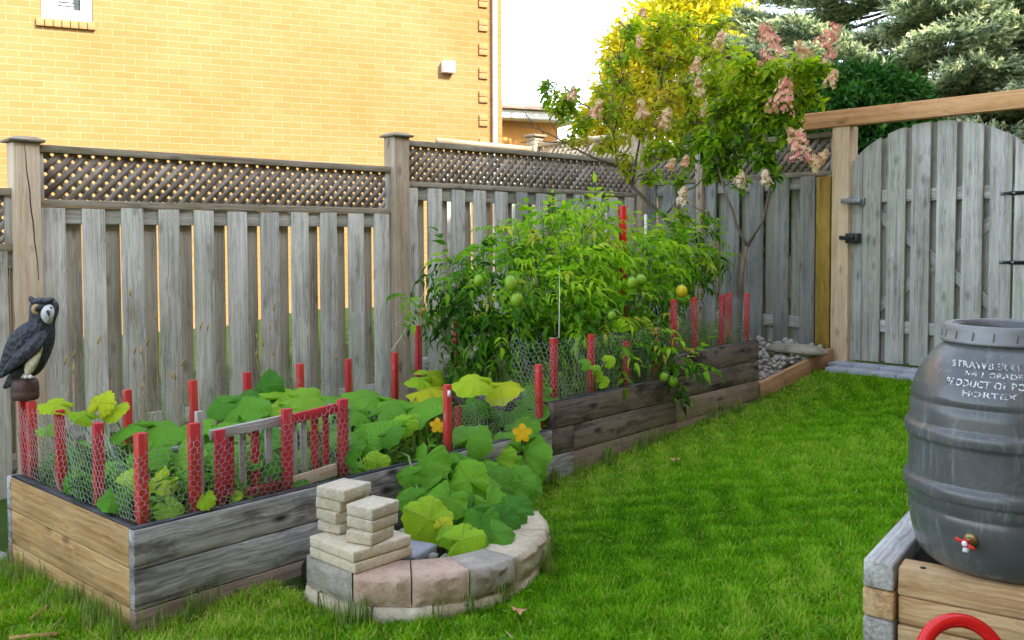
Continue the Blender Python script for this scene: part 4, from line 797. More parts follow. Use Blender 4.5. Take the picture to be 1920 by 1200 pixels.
squash('pale green squash plant filling the near corner of the bed behind the wire', (.30, .5, .34), [
 (110, 758, .75, 27, .25, .80, 200), (186, 758, .8, 25, .75, .88, 80), (212, 768, .78, 24, .45, .84, 350), (160, 778, .8, 22, .3, .7, 180), (245, 798, .72, 38, .15, .42, 180), (300, 800, .68, 46, .2, .45, 20), (352, 800, .66, 38, .25, .5, 60), (275, 850, .45, 42, .6, .40, 250), (335, 858, .40, 40, .65, .55, 300), (395, 800, .7, 34, .2, .45, 10), (300, 905, .22, 30, .75, .82, 240), (250, 900, .25, 24, .6, .75, 200), (205, 880, .45, 28, .5, .45, 230), (212, 930, .22, 26, .6, .35, 270), (315, 950, .14, 24, .6, .6, 300), (345, 900, .2, 28, .6, .35, 330), (383, 935, .02, 17, .8, .72, 280), (130, 850, .75, 22, .4, .35, 200), (150, 900, .6, 24, .5, .30, 240), (90, 800, .9, 18, .4, .6, 200), (370, 850, .4, 30, .5, .42, 330), (285, 960, .16, 20, .5, .7, 250), (430, 790, .75, 30, .2, .38, 20)], name='squash_plant', cat='squash plant')
squash('dark leaved pumpkin plant behind the slatted panel with one large upright leaf', (.95, .55, .34), [
 (492, 727, .85, 31, .75, .18, 90, .3), (420, 757, .7, 30, .5, .30, 190), (450, 775, .55, 42, .45, .40, 100), (500, 775, .5, 32, .5, .66, 120), (527, 745, .75, 36, .35, .62, 60), (570, 745, .7, 50, .22, .60, 20), (612, 750, .68, 34, .3, .48, 350), (440, 803, .45, 38, .15, .48, 200), (545, 782, .45, 30, .4, .5, 60), (460, 745, .8, 30, .3, .22, 150), (590, 780, .4, 26, .4, .45, 330), (447, 862, .14, 36, .7, .42, 120, .5), (470, 880, .16, 22, .7, .45, 50, .4), (420, 870, .2, 24, .6, .35, 150, .3), (510, 860, .2, 26, .5, .28, 300), (560, 900, .2, 20, .5, .35, 280), (505, 820, .4, 28, .4, .3, 20), (440, 930, .08, 12, .6, .7, 300), (470, 935, .07, 11, .6, .75, 240), (575, 855, .2, 24, .6, .40, 200)])
squash('sprawling pumpkin plant with broad flat leaves in the middle of the lower bed', (1.45, .5, .34), [
 (690, 798, .42, 58, .22, .46, 340, .35), (782, 762, .45, 50, .22, .50, 350, .2), (700, 745, .75, 44, .15, .48, 190), (748, 752, .65, 44, .15, .50, 10), (757, 790, .35, 30, .5, .66, 200), (806, 730, .75, 34, .25, .93, 200, .5), (662, 770, .6, 36, .2, .42, 200), (650, 810, .35, 36, .3, .40, 240), (708, 866, .12, 21, .65, .66, 100), (688, 883, .10, 17, .6, .6, 220), (668, 878, .14, 17, .5, .5, 150), (806, 700, .9, 26, .3, .82, 60), (790, 712, .85, 24, .3, .74, 200), (640, 748, .85, 34, .2, .45, 180), (718, 770, .5, 34, .25, .4, 60), (835, 715, .95, 26, .2, .5, 40), (728, 812, .3, 26, .4, .30, 20), (857, 690, .95, 22, .2, .5, 0), (655, 840, .22, 26, .5, .3, 330), (870, 700, .8, 34, .15, .45, 0)])
squash('pumpkin vine trailing from the bed over the boards into the stone ring', (1.15, -.30, .14), [
 (893, 712, .22, 36, .35, .80, 190, .25), (940, 724, .20, 33, .35, .90, 340, .3), (985, 752, .18, 46, .35, .40, 340, .2), (1010, 770, .12, 30, .45, .42, 330), (880, 822, .02, 35, .6, .45, 60), (797, 862, -.03, 40, .7, .47, 260), (985, 850, -.03, 38, .65, .48, 350), (797, 920, -.10, 42, .75, .45, 200), (868, 920, -.18, 34, .7, .52, 100), (935, 910, -.14, 40, .7, .36, 60), (915, 945, -.22, 36, .8, .47, 290), (900, 986, -.28, 38, .75, .32, 270), (806, 975, -.34, 42, .8, .74, 150), (866, 1012, -.40, 32, .65, .70, 20), (930, 862, .0, 34, .6, .62, 100), (960, 950, -.12, 30, .6, .22, 320), (955, 830, .0, 26, .6, .5, 120), (860, 870, -.08, 28, .6, .30, 180), (975, 800, .05, 30, .4, .45, 20), (905, 760, .3, 26, .4, .35, 150), (940, 780, .25, 24, .4, .40, 60), (838, 870, -.05, 24, .6, .4, 140), (1005, 722, .25, 32, .25, .5, 10), (885, 770, .35, 26, .5, .4, 240), (915, 890, -.10, 30, .7, .5, 200), (830, 985, -.37, 16, .7, .9, 60), (850, 945, -.2, 30, .7, .33, 250), (835, 905, -.06, 30, .7, .4, 230), (900, 880, -.03, 34, .7, .42, 200), (945, 880, -.04, 30, .7, .5, 40), (880, 955, -.24, 32, .7, .28, 240), (835, 950, -.2, 30, .7, .36, 200), (935, 975, -.22, 28, .7, .2, 330), (770, 890, -.06, 22, .7, .4, 180), (965, 905, -.08, 30, .7, .42, 340), (845, 1000, -.36, 22, .6, .6, 220), (890, 1010, -.38, 22, .6, .5, 310), (905, 925, -.1, 34, .75, .45, 160), (950, 968, -.3, 30, .7, .25, 300), (925, 1000, -.45, 30, .6, .35, 300), (840, 935, -.3, 34, .75, .5, 250), (775, 935, -.2, 26, .7, .36, 190), (985, 905, -.06, 26, .7, .38, 320), (880, 900, -.2, 36, .8, .55, 120), (1000, 880, -.05, 22, .6, .5, 0)])
def pumpkin_flower(px, py, v, s, label):
    c = onv(px, py, v); f = empty('pumpkin_flower', c, label, 'flower', 'yellow pumpkin blossoms'); 
    for k in range(5):
        a = 2*math.pi*k/5+.3; e = (rgt*math.cos(a)+z3*math.sin(a)); nrm = unit(toC*1.+e*.2); y = np.cross(nrm, e); V = []
        for t, w in ((0, .12), (.3, .30), (.65, .36), (.85, .2), (1, .0)):
            for sx in (-1, 0, 1): V.append(c+e*s*t+y*sx*s*w+nrm*s*(.25*t-.35*t*t+.06*abs(sx)*t))
        fs = [(i*3+j, i*3+j+1, (i+1)*3+j+1, (i+1)*3+j) for i in range(4) for j in range(2)]; mb = MB(); mb._add(V, fs); mb.build('petal', M['petal_y'], f, smooth=True)
    mb = MB(); mb.tube([c-toC*.01, c+(-toC)*.03-z3*.05, c-toC*.06-z3*.12], [.01, .006, .005], 6); mb.build('stem', M['stem'], f)
pumpkin_flower(979, 812, -.06, .052, 'open orange yellow pumpkin flower above the right end of the trailing leaves'); pumpkin_flower(820, 798, .12, .040, 'small yellow pumpkin flower beside the red stake with the white scrap')
# ================================================================== TOMATOES
def compound(P, D, Sz, ti):
    """arrays of leaf origin, direction, size -> leaflet arrays"""
    pos = []; d = []; n = []; s = []; t = []
    for p, dd, sz, tt in zip(P, D, Sz, ti):
        dd = unit(dd); side = unit(np.cross(dd, [0, 0, 1.])+1e-3); upv = np.cross(side, dd); q = p.copy(); cur = dd.copy()
        for k in range(4):
            cur = unit(cur+np.array([0, 0, -.22])); q = q+cur*sz*.26
            if k < 3:
                for sg in (-1, 1):
                    pos.append(q); d.append(unit(side*sg+cur*random.uniform(.3, .7)+np.array([0, 0, random.uniform(-.5, .05)]))); n.append(upv+rng.normal(0, .25, 3)); s.append(sz*(.30, .42, .38)[k]*random.uniform(.8, 1.2)); t.append(np.clip(tt*.78+random.uniform(-.1, .1), 0, .8) if tt < 1 else random.uniform(.9, 1))
        pos.append(q); d.append(unit(cur+np.array([0, 0, -.25]))); n.append(upv+rng.normal(0, .2, 3)); s.append(sz*.5); t.append(tt*.78 if tt < 1 else .95)
    return scatter('leaflet', np.array(pos), np.array(d), np.array(n), np.array(s), rng.uniform(.62, 1.0, len(pos)), np.array(t), rng.uniform(0, .45, len(pos)))
def tomato(label, base, ells, fruits, dens=1.):
    r0 = B(*base); th = empty('tomato_plant', r0, label, 'tomato plant', 'tomato plants on the upper steps of the bed'); P = []; D = []; Sz = []; T = []; st = MB()
    for px, py, v, rp, b in ells:
        c = onv(px, py, v); k = float((c-CAM)@FW)/F; r = rp*k; n = int(max(5, dens*165*(r/.3)**2*rng.uniform(.9, 1.1))); w = rdir(n)*np.array([1, .8, 1.]); rad = rng.random(n)**.45
        pts = c+w*rad[:, None]*r; out = w+np.array([0, 0, .15])
        for p_, o_, rr in zip(pts, out, rad):
            if abs(uvz(p_)[1]) > 2: continue
            P.append(p_); D.append(o_*np.array([1, 1, .6])+rng.normal(0, .35, 3)); Sz.append(random.uniform(.10, .185)); T.append(2. if random.random() < .035 else np.clip(b+.45*(rr-.75)+.34*(p_[2]-c[2])/r+rng.normal(0, .17), 0, .99))  # tint darkens inward and downward: foliage shade put into leaf colour
        m = (r0+c)/2+rng.normal(0, .04, 3); m[2] = max(m[2], r0[2]+.1); st.tube([r0+rng.normal(0, .02, 3)*[1, 1, 0], m, c+rng.normal(0, .02, 3)], [.009, .007, .005], 6)
        for _ in range(int(8)):
            j = random.randrange(len(pts)); st.tube([c, (c+pts[j])/2+np.array([0, 0, .03]), pts[j]], [.004, .003, .002], 5)
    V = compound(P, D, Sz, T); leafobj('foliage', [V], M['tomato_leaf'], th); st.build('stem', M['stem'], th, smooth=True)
    for px, py, v, rp, mt, el in fruits:
        c = onv(px, py, v); r = rp*float((c-CAM)@FW)/F; mb = MB(); prof = [(0, 1.08*el), (.18, 1.02*el), (.55, .86*el), (.86, .5*el), (1, 0), (.93, -.45*el), (.62, -.85*el), (.25, -1.02*el), (0, -1.06*el)]
        a_ = unit(np.array([random.uniform(-.25, .25), random.uniform(-.25, .25), 1])); x_ = unit(np.cross(a_, [0, 1., 0])); y_ = np.cross(a_, x_)
        mb.lathe([(p*r, z*r) for p, z in prof], c, 24, axes=[x_, y_, a_]); fr = mb.build('tomato', M[mt], th, smooth=True)
        mb = MB()
        for k in range(5):
            a = 2*math.pi*k/5; e = x_*math.cos(a)+y_*math.sin(a); mb.tube([c+a_*r*1.05*el, c+a_*r*1.0*el+e*r*.45, c+a_*r*.85*el+e*r*.85], [r*.07, r*.07, r*.01], 4)
        mb.tube([c+a_*r*el, c+a_*r*(el+1)], r*.07, 5); mb.build('calyx', M['stem'], fr)
tomato('shaded tomato plant at the left end of the tomato row next to the brown post', (2.6, .75, .48), [(858, 530, .85, 42, .30), (875, 580, .75, 46, .22), (930, 500, .8, 55, .38), (915, 560, .6, 65, .32), (950, 640, .5, 50, .4), (905, 640, .7, 40, .25), (845, 470+25, .9, 26, .35), (780, 590, .95, 13, .4), (772, 560, .9, 10, .5), (1000, 640, .45, 40, .5), (840, 610, .9, 20, .2)],
       [(958, 531, .22, 12, 'tomato_g', 1.25), (969, 562, .20, 12.5, 'tomato_g', 1.1), (897, 526, .42, 9, 'tomato_g', 1.2), (793, 584, .93, 7, 'tomato_o', 1.)])
tomato('bright tomato plant in the middle of the row that reaches highest', (3.05, .6, .48), [(1020, 470, .75, 60, .62), (1075, 470, .65, 70, .72), (1120, 430, .6, 48, .85), (1115, 390, .6, 18, .9), (1090, 378, .6, 11, .9), (1060, 405, .6, 11, .85), (1140, 395, .6, 10, .9), (935, 432, .8, 11, .6), (985, 412, .7, 11, .7), (1035, 400, .7, 10, .75), (1000, 440, .7, 14, .7), (1060, 540, .5, 85, .66), (1010, 560, .45, 62, .58), (1080, 610, .35, 60, .6), (1020, 420, .75, 22, .7), (960, 440, .8, 20, .6), (1125, 500, .5, 56, .78), (1130, 620, .3, 45, .6), (1150, 660, .15, 30, .45)], [(1147, 592, .05, 8, 'tomato_g', 1.1)])
tomato('tomato plant at the right of the row leaning over the far boards', (3.7, .6, .6), [(1200, 500, .5, 66, .66), (1255, 480, .6, 60, .6), (1300, 490, .7, 45, .55), (1220, 560, .35, 55, .52), (1290, 530, .6, 36, .45), (1325, 440, .75, 22, .8), (1300, 420, .8, 20, .5), (1175, 570, .35, 50, .6), (1340, 480, .8, 16, .6), (1200, 630, .15, 36, .5), (1265, 440, .8, 26, .7), (1230, 425, .7, 11, .8), (1190, 440, .6, 14, .7), (1235, 610, .1, 26, .4)],
       [(1278, 546, .10, 11, 'tomato_y', 1.1), (1185, 530, .04, 10, 'tomato_g', 1.1), (1202, 525, .04, 10, 'tomato_g', 1.1), (1278, 476, .4, 6, 'tomato_g', 1.)])
tomato('tomato branch with two green tomatoes hanging over the front boards', (3.36, .10, .50), [(1262, 668, -.02, 22, .5), (1290, 690, -.04, 24, .45), (1240, 650, .02, 22, .45), (1275, 730, -.06, 18, .35), (1180, 640, .06, 22, .42)], [(1245, 707, -.05, 8.5, 'tomato_g', 1.), (1262, 715, -.07, 9.5, 'tomato_g', 1.)], dens=1.0)
# ================================================================== WEEDS
def blades(region, n, h0, h1, w, zf, tint=(0, 1), lean=.5):
    P = []; D = []; H = []
    for _ in range(n):
        u_, v_ = region(); P.append(B(u_, v_, zf(u_, v_))); a = random.uniform(0, 6.28); l = random.uniform(.05, lean)*1.6; D.append((math.cos(a)*l, math.sin(a)*l, 1)); H.append(random.uniform(h0, h1))
    P = np.array(P); D = unit(np.array(D)); H = np.array(H); return scatter('blade', P, D, np.cross(D, np.cross(D, [0, 0, 1.])), H, w/H, rng.uniform(*tint, n), rng.uniform(.2, .9, n))
sz = lambda u, v: .33 if u < 2.24 else (.47 if u < 3.44 else .60)
tag(leafobj('grass', [blades(lambda: (random.uniform(1.0, 2.2), random.uniform(.06, 1.0)), 900, .05, .15, .006, sz), blades(lambda: (random.uniform(2.3, 4.45), random.uniform(.06, 1.0)), 3000, .1, .26, .005, sz), blades(lambda: (random.uniform(.06, 1.), random.uniform(.08, 1.0)), 700, .05, .16, .006, sz)], M['grass_dry']), 'long thin grass and weeds growing inside the raised bed', 'weeds', kind='stuff')
P = []; 
for _ in range(2600):
    u_ = random.uniform(.06, 4.45); v_ = random.uniform(.06, 1.07); z_ = float(sz(u_, v_))+random.random()**1.6*(.09 if u_ < 2.2 else .18); P.append(B(u_, v_, z_))
for _ in range(900):
    u_ = random.uniform(.06, .5); v_ = random.uniform(.1, 1.05); P.append(B(u_, v_, 0.34+random.random()*.14))
P = np.array(P); n = len(P); tag(leafobj('weeds', [scatter('leaflet', P, rdir(n)*[1, 1, .4]+[0, 0, .1], rdir(n)*.6+[0, 0, 1], rng.uniform(.03, .075, n), rng.uniform(.7, 1.4, n))], M['herb']), 'low leafy weeds covering the soil of the raised bed', 'weeds', kind='stuff')
def foxtail(label, heads, v, seedh=.045, grp='foxtail grass clumps behind the bed'):
    pts = [onv(px, py, v+random.uniform(-.1, .15)) for px, py in heads]; c = np.mean(pts, 0); g = float(G(c[0], c[1])); th = empty('foxtail_grass', (c[0], c[1], g), label, 'grass clump', grp); st = MB(); V = []
    for p in pts:
        b = np.array([c[0]*.5+p[0]*.5+random.uniform(-.05, .05), c[1]*.5+p[1]*.5+random.uniform(-.05, .05), g]); m = (b+p)/2+np.array([random.uniform(-.03, .03), 0, .05]); st.tube([b, m, p], [.0022, .0018, .0013], 4)
        d = unit(p-m+np.array([random.uniform(-.5, .5), random.uniform(-.5, .5), -.1])*.18); mb = MB(); mb.tube([p, p+d*seedh*.3, p+d*seedh*.7+np.array([.003, 0, -.002]), p+d*seedh+np.array([.006, 0, -.006])], [.003, .0052, .0046, .0015], 7); mb.build('seed_head', M['seed'], th, smooth=True)
    st.build('stalk', M['twig'], th); n = 60; P = np.array([[c[0]+random.uniform(-.25, .25), c[1]+random.uniform(-.12, .12), g] for _ in range(n)]); D = unit(np.array([[random.uniform(-.5, .5), random.uniform(-.5, .5), 1] for _ in range(n)])); H = rng.uniform(.25, .62, n)
    leafobj('blades', [scatter('blade', P, D, np.cross(D, np.cross(D, [0, 0, 1.])), H, .006/H, None, rng.uniform(.2, .8, n))], M['grass_dry'], th)
foxtail('foxtail grass clump near the owl with a bent orange head', [(122, 684), (138, 672), (136, 698), (183, 645)], 1.3); foxtail('tallest foxtail grass with heads high against the left boards', [(245, 556), (252, 664), (265, 665), (275, 648), (292, 601), (266, 731), (270, 745)], 1.45)
foxtail('sparse foxtail grass in front of the middle of the left fence', [(340, 687), (324, 710), (330, 712), (375, 618), (389, 620)], 1.35); foxtail('foxtail grass cluster left of the white daisies', [(484, 637), (494, 649), (506, 617), (513, 582), (480, 670), (512, 667), (627, 675)], 1.35)
def daisies(label, fl, mats, v=1.0, r=.012):
    pts = [onv(px, py, v) for px, py in fl]; c = np.mean(pts, 0); base = B(uvz(c)[0], v, .36); th = empty('wild_flower', base, label, 'wild flower', 'small wild flowers at the back of the bed'); st = MB()
    for p in pts:
        st.tube([base+rng.normal(0, .01, 3), (base+p)/2+np.array([.02, 0, .02]), p], [.002, .0015, .001], 4); mb = MB(); V, F_, _, _ = scatter('leaflet', np.repeat([p], 9, 0), np.array([rgt*math.cos(a)+z3*math.sin(a)*.7+toC*.3 for a in np.linspace(0, 5.6, 9)]), np.repeat([toC+z3], 9, 0), r, 1.2)
        np_mesh('flower', V, F_, _, M[mats], th, False, {'tint': ('FLOAT', np.full(len(V), .4))})
    st.build('stem', M['stem'], th)
daisies('tiny white daisies against the pale fence boards', [(530, 670), (538, 672), (545, 680), (526, 676), (548, 690), (552, 684)], 'white'); daisies('small yellow flowers on thin stems behind the pumpkin leaves', [(617, 722), (662, 687), (682, 681), (600, 738)], 'petal_y')
# climbing vine at the stake
vp = empty('vine', onv(1120, 730, .02), 'small climbing vine with round leaves on a red stake', 'vine'); st = MB(); q0 = onv(1112, 735, .02); pv_ = [onv(x, y, .0) for x, y in ((1112, 700), (1125, 690), (1135, 678))]; st.tube([q0]+pv_, .003, 5); st.build('stem', M['stem'], vp)
for px, py, r, ti in ((1140, 677, 13, .75), (1115, 693, 11, .66), (1128, 716, 13, .72), (1095, 683, 12, .5), (1122, 702, 9, .66)):
    c = onv(px, py, .01); bigleaf(c, toC+z3*.5+rgt*random.uniform(-.3, .3), rgt*.6+z3*.3, r*float((c-CAM)@FW)/F, 'leaf', vp, tint=ti, jag=0, lobes=3)
# ================================================================== LOOSE BITS
def flatshape(name, c, s, label, cat, mat, ang=0, grp=None):
    out = []; 
    for k in range(10):
        a = 2*math.pi*k/10; r = (1. if k % 2 == 0 else .48)*random.uniform(.85, 1.1); out.append((math.cos(a+ang)*r, math.sin(a+ang)*r))
    V = [np.array(c)+np.array([0, 0, s*.18])]+[np.array(c)+np.array([x*s, y*s, s*(.10+.25*((i % 3)-1)*.8)]) for i, (x, y) in enumerate(out)]; fs = [(0, i+1, (i+1) % 10+1) for i in range(10)]; mb = MB(); mb._add(V, fs); return solo(mb, name, M[mat], label, cat, grp)
p = at(972, 1146, 'z', float(G(.7, -3.2))+.035); flatshape('fallen_leaf', p, .035, 'curled tan maple leaf lying on the lawn in front of the stone ring', 'fallen leaf', 'deadleaf', .4)
p = at(1267, 862, 'z', float(G(2.6, -2.5))+.035); flatshape('fallen_leaf', p, .034, 'small dry leaf on the lawn beside the raised bed', 'fallen leaf', 'deadleaf', 1.)
p = at(190, 1150, 'z', .04); flatshape('fallen_leaf', p, .03, 'brown leaf in the grass at the near corner of the bed', 'fallen leaf', 'deadleaf', 2.)
def stick(pts, r, label, mat='twig'):
    mb = MB(); mb.tube([at(x, y, 'z', float(G(at(x, y, 'z', .03)[0], at(x, y, 'z', .03)[1]))+.035) for x, y in pts], r, 5); solo(mb, 'twig', M[mat], label, 'twig', 'loose twigs on the grass')
stick([(58, 1160), (74, 1148), (90, 1137)], .006, 'short thick orange brown twig in the grass at the left', 'deadleaf'); stick([(84, 1188), (100, 1174), (118, 1158)], .003, 'thin pale twig lying near the bottom left'); stick([(18, 1197), (50, 1193), (108, 1189)], .009, 'rusty brown strip at the bottom left corner', 'deadleaf'); stick([(950, 1185), (962, 1197)], .003, 'thin straw twig at the bottom below the ring')
mb = MB(); mb.tube([onv(733, 658, 1.06), onv(752, 632, 1.06), onv(762, 615, 1.06), onv(787, 565, 1.0), onv(800, 540, .95)], .0022, 5); mb.tube([onv(760, 615, 1.06), onv(748, 612, 1.05), onv(742, 606, 1.05), onv(748, 603, 1.05), onv(757, 612, 1.06)], .002, 5); solo(mb, 'string', M['string'], 'white string with a bow tied from the red stakes to the tomato plant', 'string')
mb = MB(); mb.tube([onv(1030, 634, .05), onv(1048, 633, .04), onv(1049, 560, .2), onv(1049, 500, .4)], .0018, 5); solo(mb, 'string', M['string'], 'straight white string rising from the top of a red stake into the tomatoes', 'string')
P_ = onv(842, 738, .045); mb = MB(); mb.box(P_, (.014, .002, .03), [rgt, toC, z3], 2); solo(mb, 'tag', M['white'], 'white scrap stapled to the red stake among the pumpkin leaves', 'tag')
# ================================================================== HYDRANGEAS
def hydrangea(label, limbs, clusters, heads, leafpx=19, tw=.5):
    base = limbs[0][0]; c0 = dep(*base[:3]); g = float(G(c0[0], c0[1])); th = empty('hydrangea', (c0[0], c0[1], g), label, 'hydrangea', 'hydrangea trees behind the raised bed'); st = MB(); nodes = []
    for i, L in enumerate(limbs):
        pts = [dep(*q[:3]) for q in L]; rad = [q[3] for q in L]
        if i == 0: pts = [np.array([pts[0][0]-.02, pts[0][1], g-.03])]+pts; rad = [rad[0]*1.15]+rad
        Q = []; Rr = []
        for k in range(len(pts)-1):
            for f in (0, .5): Q.append(pts[k]*(1-f)+pts[k+1]*f+(rng.normal(0, .008, 3) if f else 0)); Rr.append(rad[k]*(1-f)+rad[k+1]*f)
        Q.append(pts[-1]); Rr.append(rad[-1]); st.tube(Q, Rr, 8)
        for k in range(len(Q)): nodes.append(Q[k])
    P = []; D = []; T = []; Nn = np.array(nodes)
    for cx, cy, rp, d, b in clusters:
        c = dep(cx, cy, d); r = rp*d/F; m = max(4, int(rp*rp*.0118)); src = Nn[np.argmin(np.linalg.norm(Nn-c, axis=1))]
        st.tube([src, (src+c)/2+rng.normal(0, .03, 3), c], [.007, .0055, .004], 5)
        for _ in range(m):
            e = c+rdir(1)[0]*r*rng.random()**.4*[1, 1, 1.]; q1 = c+(e-c)*.5+rng.normal(0, .02, 3); st.tube([c, q1, e], [.0035, .0028, .002], 4)
            dv = unit(e-c+np.array([0, 0, .04])); nl = random.randint(5, 9); sh = random.uniform(-.12, .15)
            for k in range(nl):
                a = 2.4*k; x_ = unit(np.cross(dv, [.2, .3, 1.])); y_ = np.cross(dv, x_); P.append(e-dv*(.012*k)); D.append(dv*.45+x_*math.cos(a)+y_*math.sin(a)+np.array([0, 0, -.25])); T.append(np.clip(b+.10+sh+rng.normal(0, .10), 0, 1))
    n = len(P); s = rng.uniform(.7, 1.15, n)*leafpx*7/F; leafobj('foliage', [scatter('oval', P, D, np.array(D)*.2+[0, 0, 1.]+rng.normal(0, .3, (n, 3)), s, 1.05, T, rng.uniform(0, .25, n))], M['hyd_leaf'], th); st.build('trunk', M['bark'], th, smooth=True)
    for hx, hy, hh, d, tilt, mt in heads:
        c = dep(hx, hy+hh*.5, d); hh = hh*(.95 if leafpx > 20 else .78); c = c-unit(c-CAM)*.22; h = hh*d/F; ax = unit(np.array([0, 0, 1.])+rgt*tilt+rng.normal(0, .12, 3)); x_ = unit(np.cross(ax, [0, 1., 0])); y_ = np.cross(ax, x_); n = int(18+hh*1.5); t = rng.random(n); a = rng.uniform(0, 6.28, n); rr = h*.50*(1-t*.72)*np.sqrt(rng.uniform(.05, 1, n)); w = x_[None]*np.cos(a)[:, None]+y_[None]*np.sin(a)[:, None]
        p = c+ax*(t*h)[:, None]+w*rr[:, None]; nr = w+ax*.4+rng.normal(0, .3, (n, 3)); dd = np.cross(nr, rng.normal(size=(n, 3))); V, F_, L_, T_ = scatter('floret', p, dd, nr, rng.uniform(.7, 1.1, n)*.040, 1, np.clip(.45+rng.normal(0, .28, n)+(.35 if hh < 45 else 0), 0, 1))
        np_mesh('flower_head', V, F_, L_, M[mt], th, False, {'tint': ('FLOAT', T_)})
    return th
H1 = 7.2
limbs1 = [[(1297, 560, H1, .022), (1290, 475, H1, .019), (1245, 405, H1, .016), (1185, 350, 7.15, .014), (1158, 312, 7.1, .012)],
 [(1158, 312, 7.1, .011), (1110, 295, 7.05, .009), (1050, 262, 7., .006), (1005, 240, 6.95, .004), (965, 232, 6.9, .0025)], [(1060, 268, 7.0, .006), (1000, 262, 6.9, .003), (965, 268, 6.9, .002)], [(1020, 250, 7, .004), (985, 215, 6.9, .002)],
 [(1158, 312, 7.1, .010), (1150, 250, 7.1, .008), (1110, 205, 7.05, .006), (1060, 165, 7., .004), (1010, 140, 7., .002)], [(1150, 250, 7.1, .008), (1175, 170, 7.2, .006), (1160, 110, 7.2, .004), (1160, 40, 7.2, .002)],
 [(1185, 350, 7.15, .011), (1200, 260, 7.3, .009), (1240, 160, 7.35, .006), (1235, 40, 7.3, .003)], [(1200, 260, 7.3, .008), (1160, 200, 7.3, .005), (1125, 150, 7.3, .003), (1118, 108, 7.3, .0015)],
 [(1290, 475, H1, .014), (1262, 330, 7.3, .010), (1262, 290, 7.3, .009), (1300, 180, 7.3, .006), (1310, 50, 7.2, .003)], [(1262, 290, 7.3, .007), (1330, 250, 7.2, .005), (1350, 190, 7.2, .003)]]+[[(sx, sy, 7., .0035), ((sx+ex_)/2+random.uniform(-8, 8), (sy+ey_)/2+random.uniform(-6, 6), 6.95, .0026), (ex_, ey_, 6.9, .0012)] for sx, sy, ex_, ey_ in ((1110, 295, 1085, 262), (1080, 280, 1040, 285), (1050, 262, 1030, 225), (1000, 240, 975, 205), (1110, 205, 1128, 160), (1085, 185, 1050, 150), (1150, 250, 1120, 130), (1150, 215, 1140, 100), (1160, 110, 1130, 85), (1175, 170, 1200, 120), (1240, 160, 1265, 100), (1240, 300, 1250, 240), (1262, 290, 1290, 250), (1130, 300, 1100, 340), (1158, 312, 1120, 330), (1020, 262, 985, 275), (1240, 160, 1215, 110), (1150, 320, 1190, 270))]+[[(1245, 405, 7.2, .006), (1262, 385, 7.1, .004), (1280, 360, 7., .003)], [(1245, 405, 7.2, .007), (1275, 370, 7.0, .003)]]
cl1 = [(1020, 160, 24, 7., .35), (1038, 178, 26, 7., .45), (1075, 195, 30, 7.05, .4), (1100, 225, 30, 7.05, .45), (1140, 205, 34, 7.1, .5), (1165, 150, 36, 7.2, .5), (1170, 95, 34, 7.2, .45), (1180, 52, 26, 7.2, .4), (1235, 55, 42, 7.3, .5), (1285, 55, 44, 7.3, .55), (1330, 95, 46, 7.2, .6), (1235, 130, 44, 7.3, .6), (1285, 160, 46, 7.3, .62), (1185, 235, 40, 7.2, .6), (1240, 225, 48, 7.2, .65), (1300, 225, 48, 7.2, .6), (1075, 255, 20, 7., .7), (1100, 268, 18, 7., .75), (1215, 290, 30, 7.05, .5), (1218, 335, 28, 7.05, .42), (1180, 320, 18, 7.05, .5), (1275, 345, 26, 6.9, .35), (1280, 395, 18, 6.9, .4), (1350, 55, 30, 7.2, .5), (1330, 160, 44, 7.1, .6), (1150, 255, 22, 7., .6), (1325, 400, 20, 6.9, .25), (1250, 180, 36, 7.2, .8), (1200, 190, 34, 7.2, .75), (1370, 110, 40, 7.0, .55), (1365, 165, 44, 7.0, .55), (1350, 215, 40, 7.0, .5), (1140, 120, 26, 7.2, .6), (1125, 170, 28, 7.1, .6), (1215, 95, 40, 7.3, .65), (1270, 110, 40, 7.3, .65), (1090, 235, 24, 7., .5), (1055, 215, 20, 7., .5), (1310, 270, 36, 7., .45), (1130, 270, 24, 7., .6), (1170, 290, 22, 7., .6), (1250, 275, 32, 7., .5), (1290, 295, 28, 7., .4), (1330, 320, 24, 6.95, .35), (1060, 175, 24, 7., .45), (1045, 205, 18, 7., .4)]
hd1 = [(1072, 172, 30, 7., .2, 'pink'), (1115, 200, 42, 7., .1, 'pink'), (1205, 200, 44, 7.1, .1, 'pink'), (1240, 215, 48, 7.1, .1, 'pink'), (1310, 160, 40, 7.1, 0, 'pink'), (1300, 120, 40, 7.2, .2, 'pink'), (1200, 75, 24, 7.2, 0, 'pink'), (1205, 22, 20, 7.2, .1, 'pink'), (1345, 70, 36, 7.1, .2, 'pink'), (1255, 305, 24, 6.9, .5, 'pink'), (1282, 300, 24, 6.9, .3, 'pink'), (1279, 362, 38, 6.85, .1, 'cream'), (1320, 205, 30, 7.1, 0, 'pink')]
hydrangea('wide spreading tree hydrangea with faded pink flowers and bare twigs reaching over the fence', limbs1, cl1, hd1, 18)
limbs2 = [[(1388, 550, 6.75, .020), (1392, 500, 6.75, .017), (1401, 462, 6.75, .016)], [(1401, 462, 6.75, .012), (1380, 420, 6.75, .010), (1362, 370, 6.75, .009), (1350, 325, 6.75, .008), (1335, 270, 6.75, .006), (1340, 190, 6.8, .003)],
 [(1401, 462, 6.75, .013), (1430, 415, 6.7, .012), (1445, 345, 6.7, .010), (1446, 290, 6.7, .009), (1480, 215, 6.65, .006), (1510, 130, 6.6, .003)], [(1446, 290, 6.7, .008), (1420, 200, 6.7, .005), (1400, 110, 6.7, .003)], [(1446, 310, 6.7, .006), (1490, 265, 6.6, .004)], [(1480, 215, 6.65, .005), (1455, 150, 6.6, .003), (1450, 100, 6.6, .002)]]
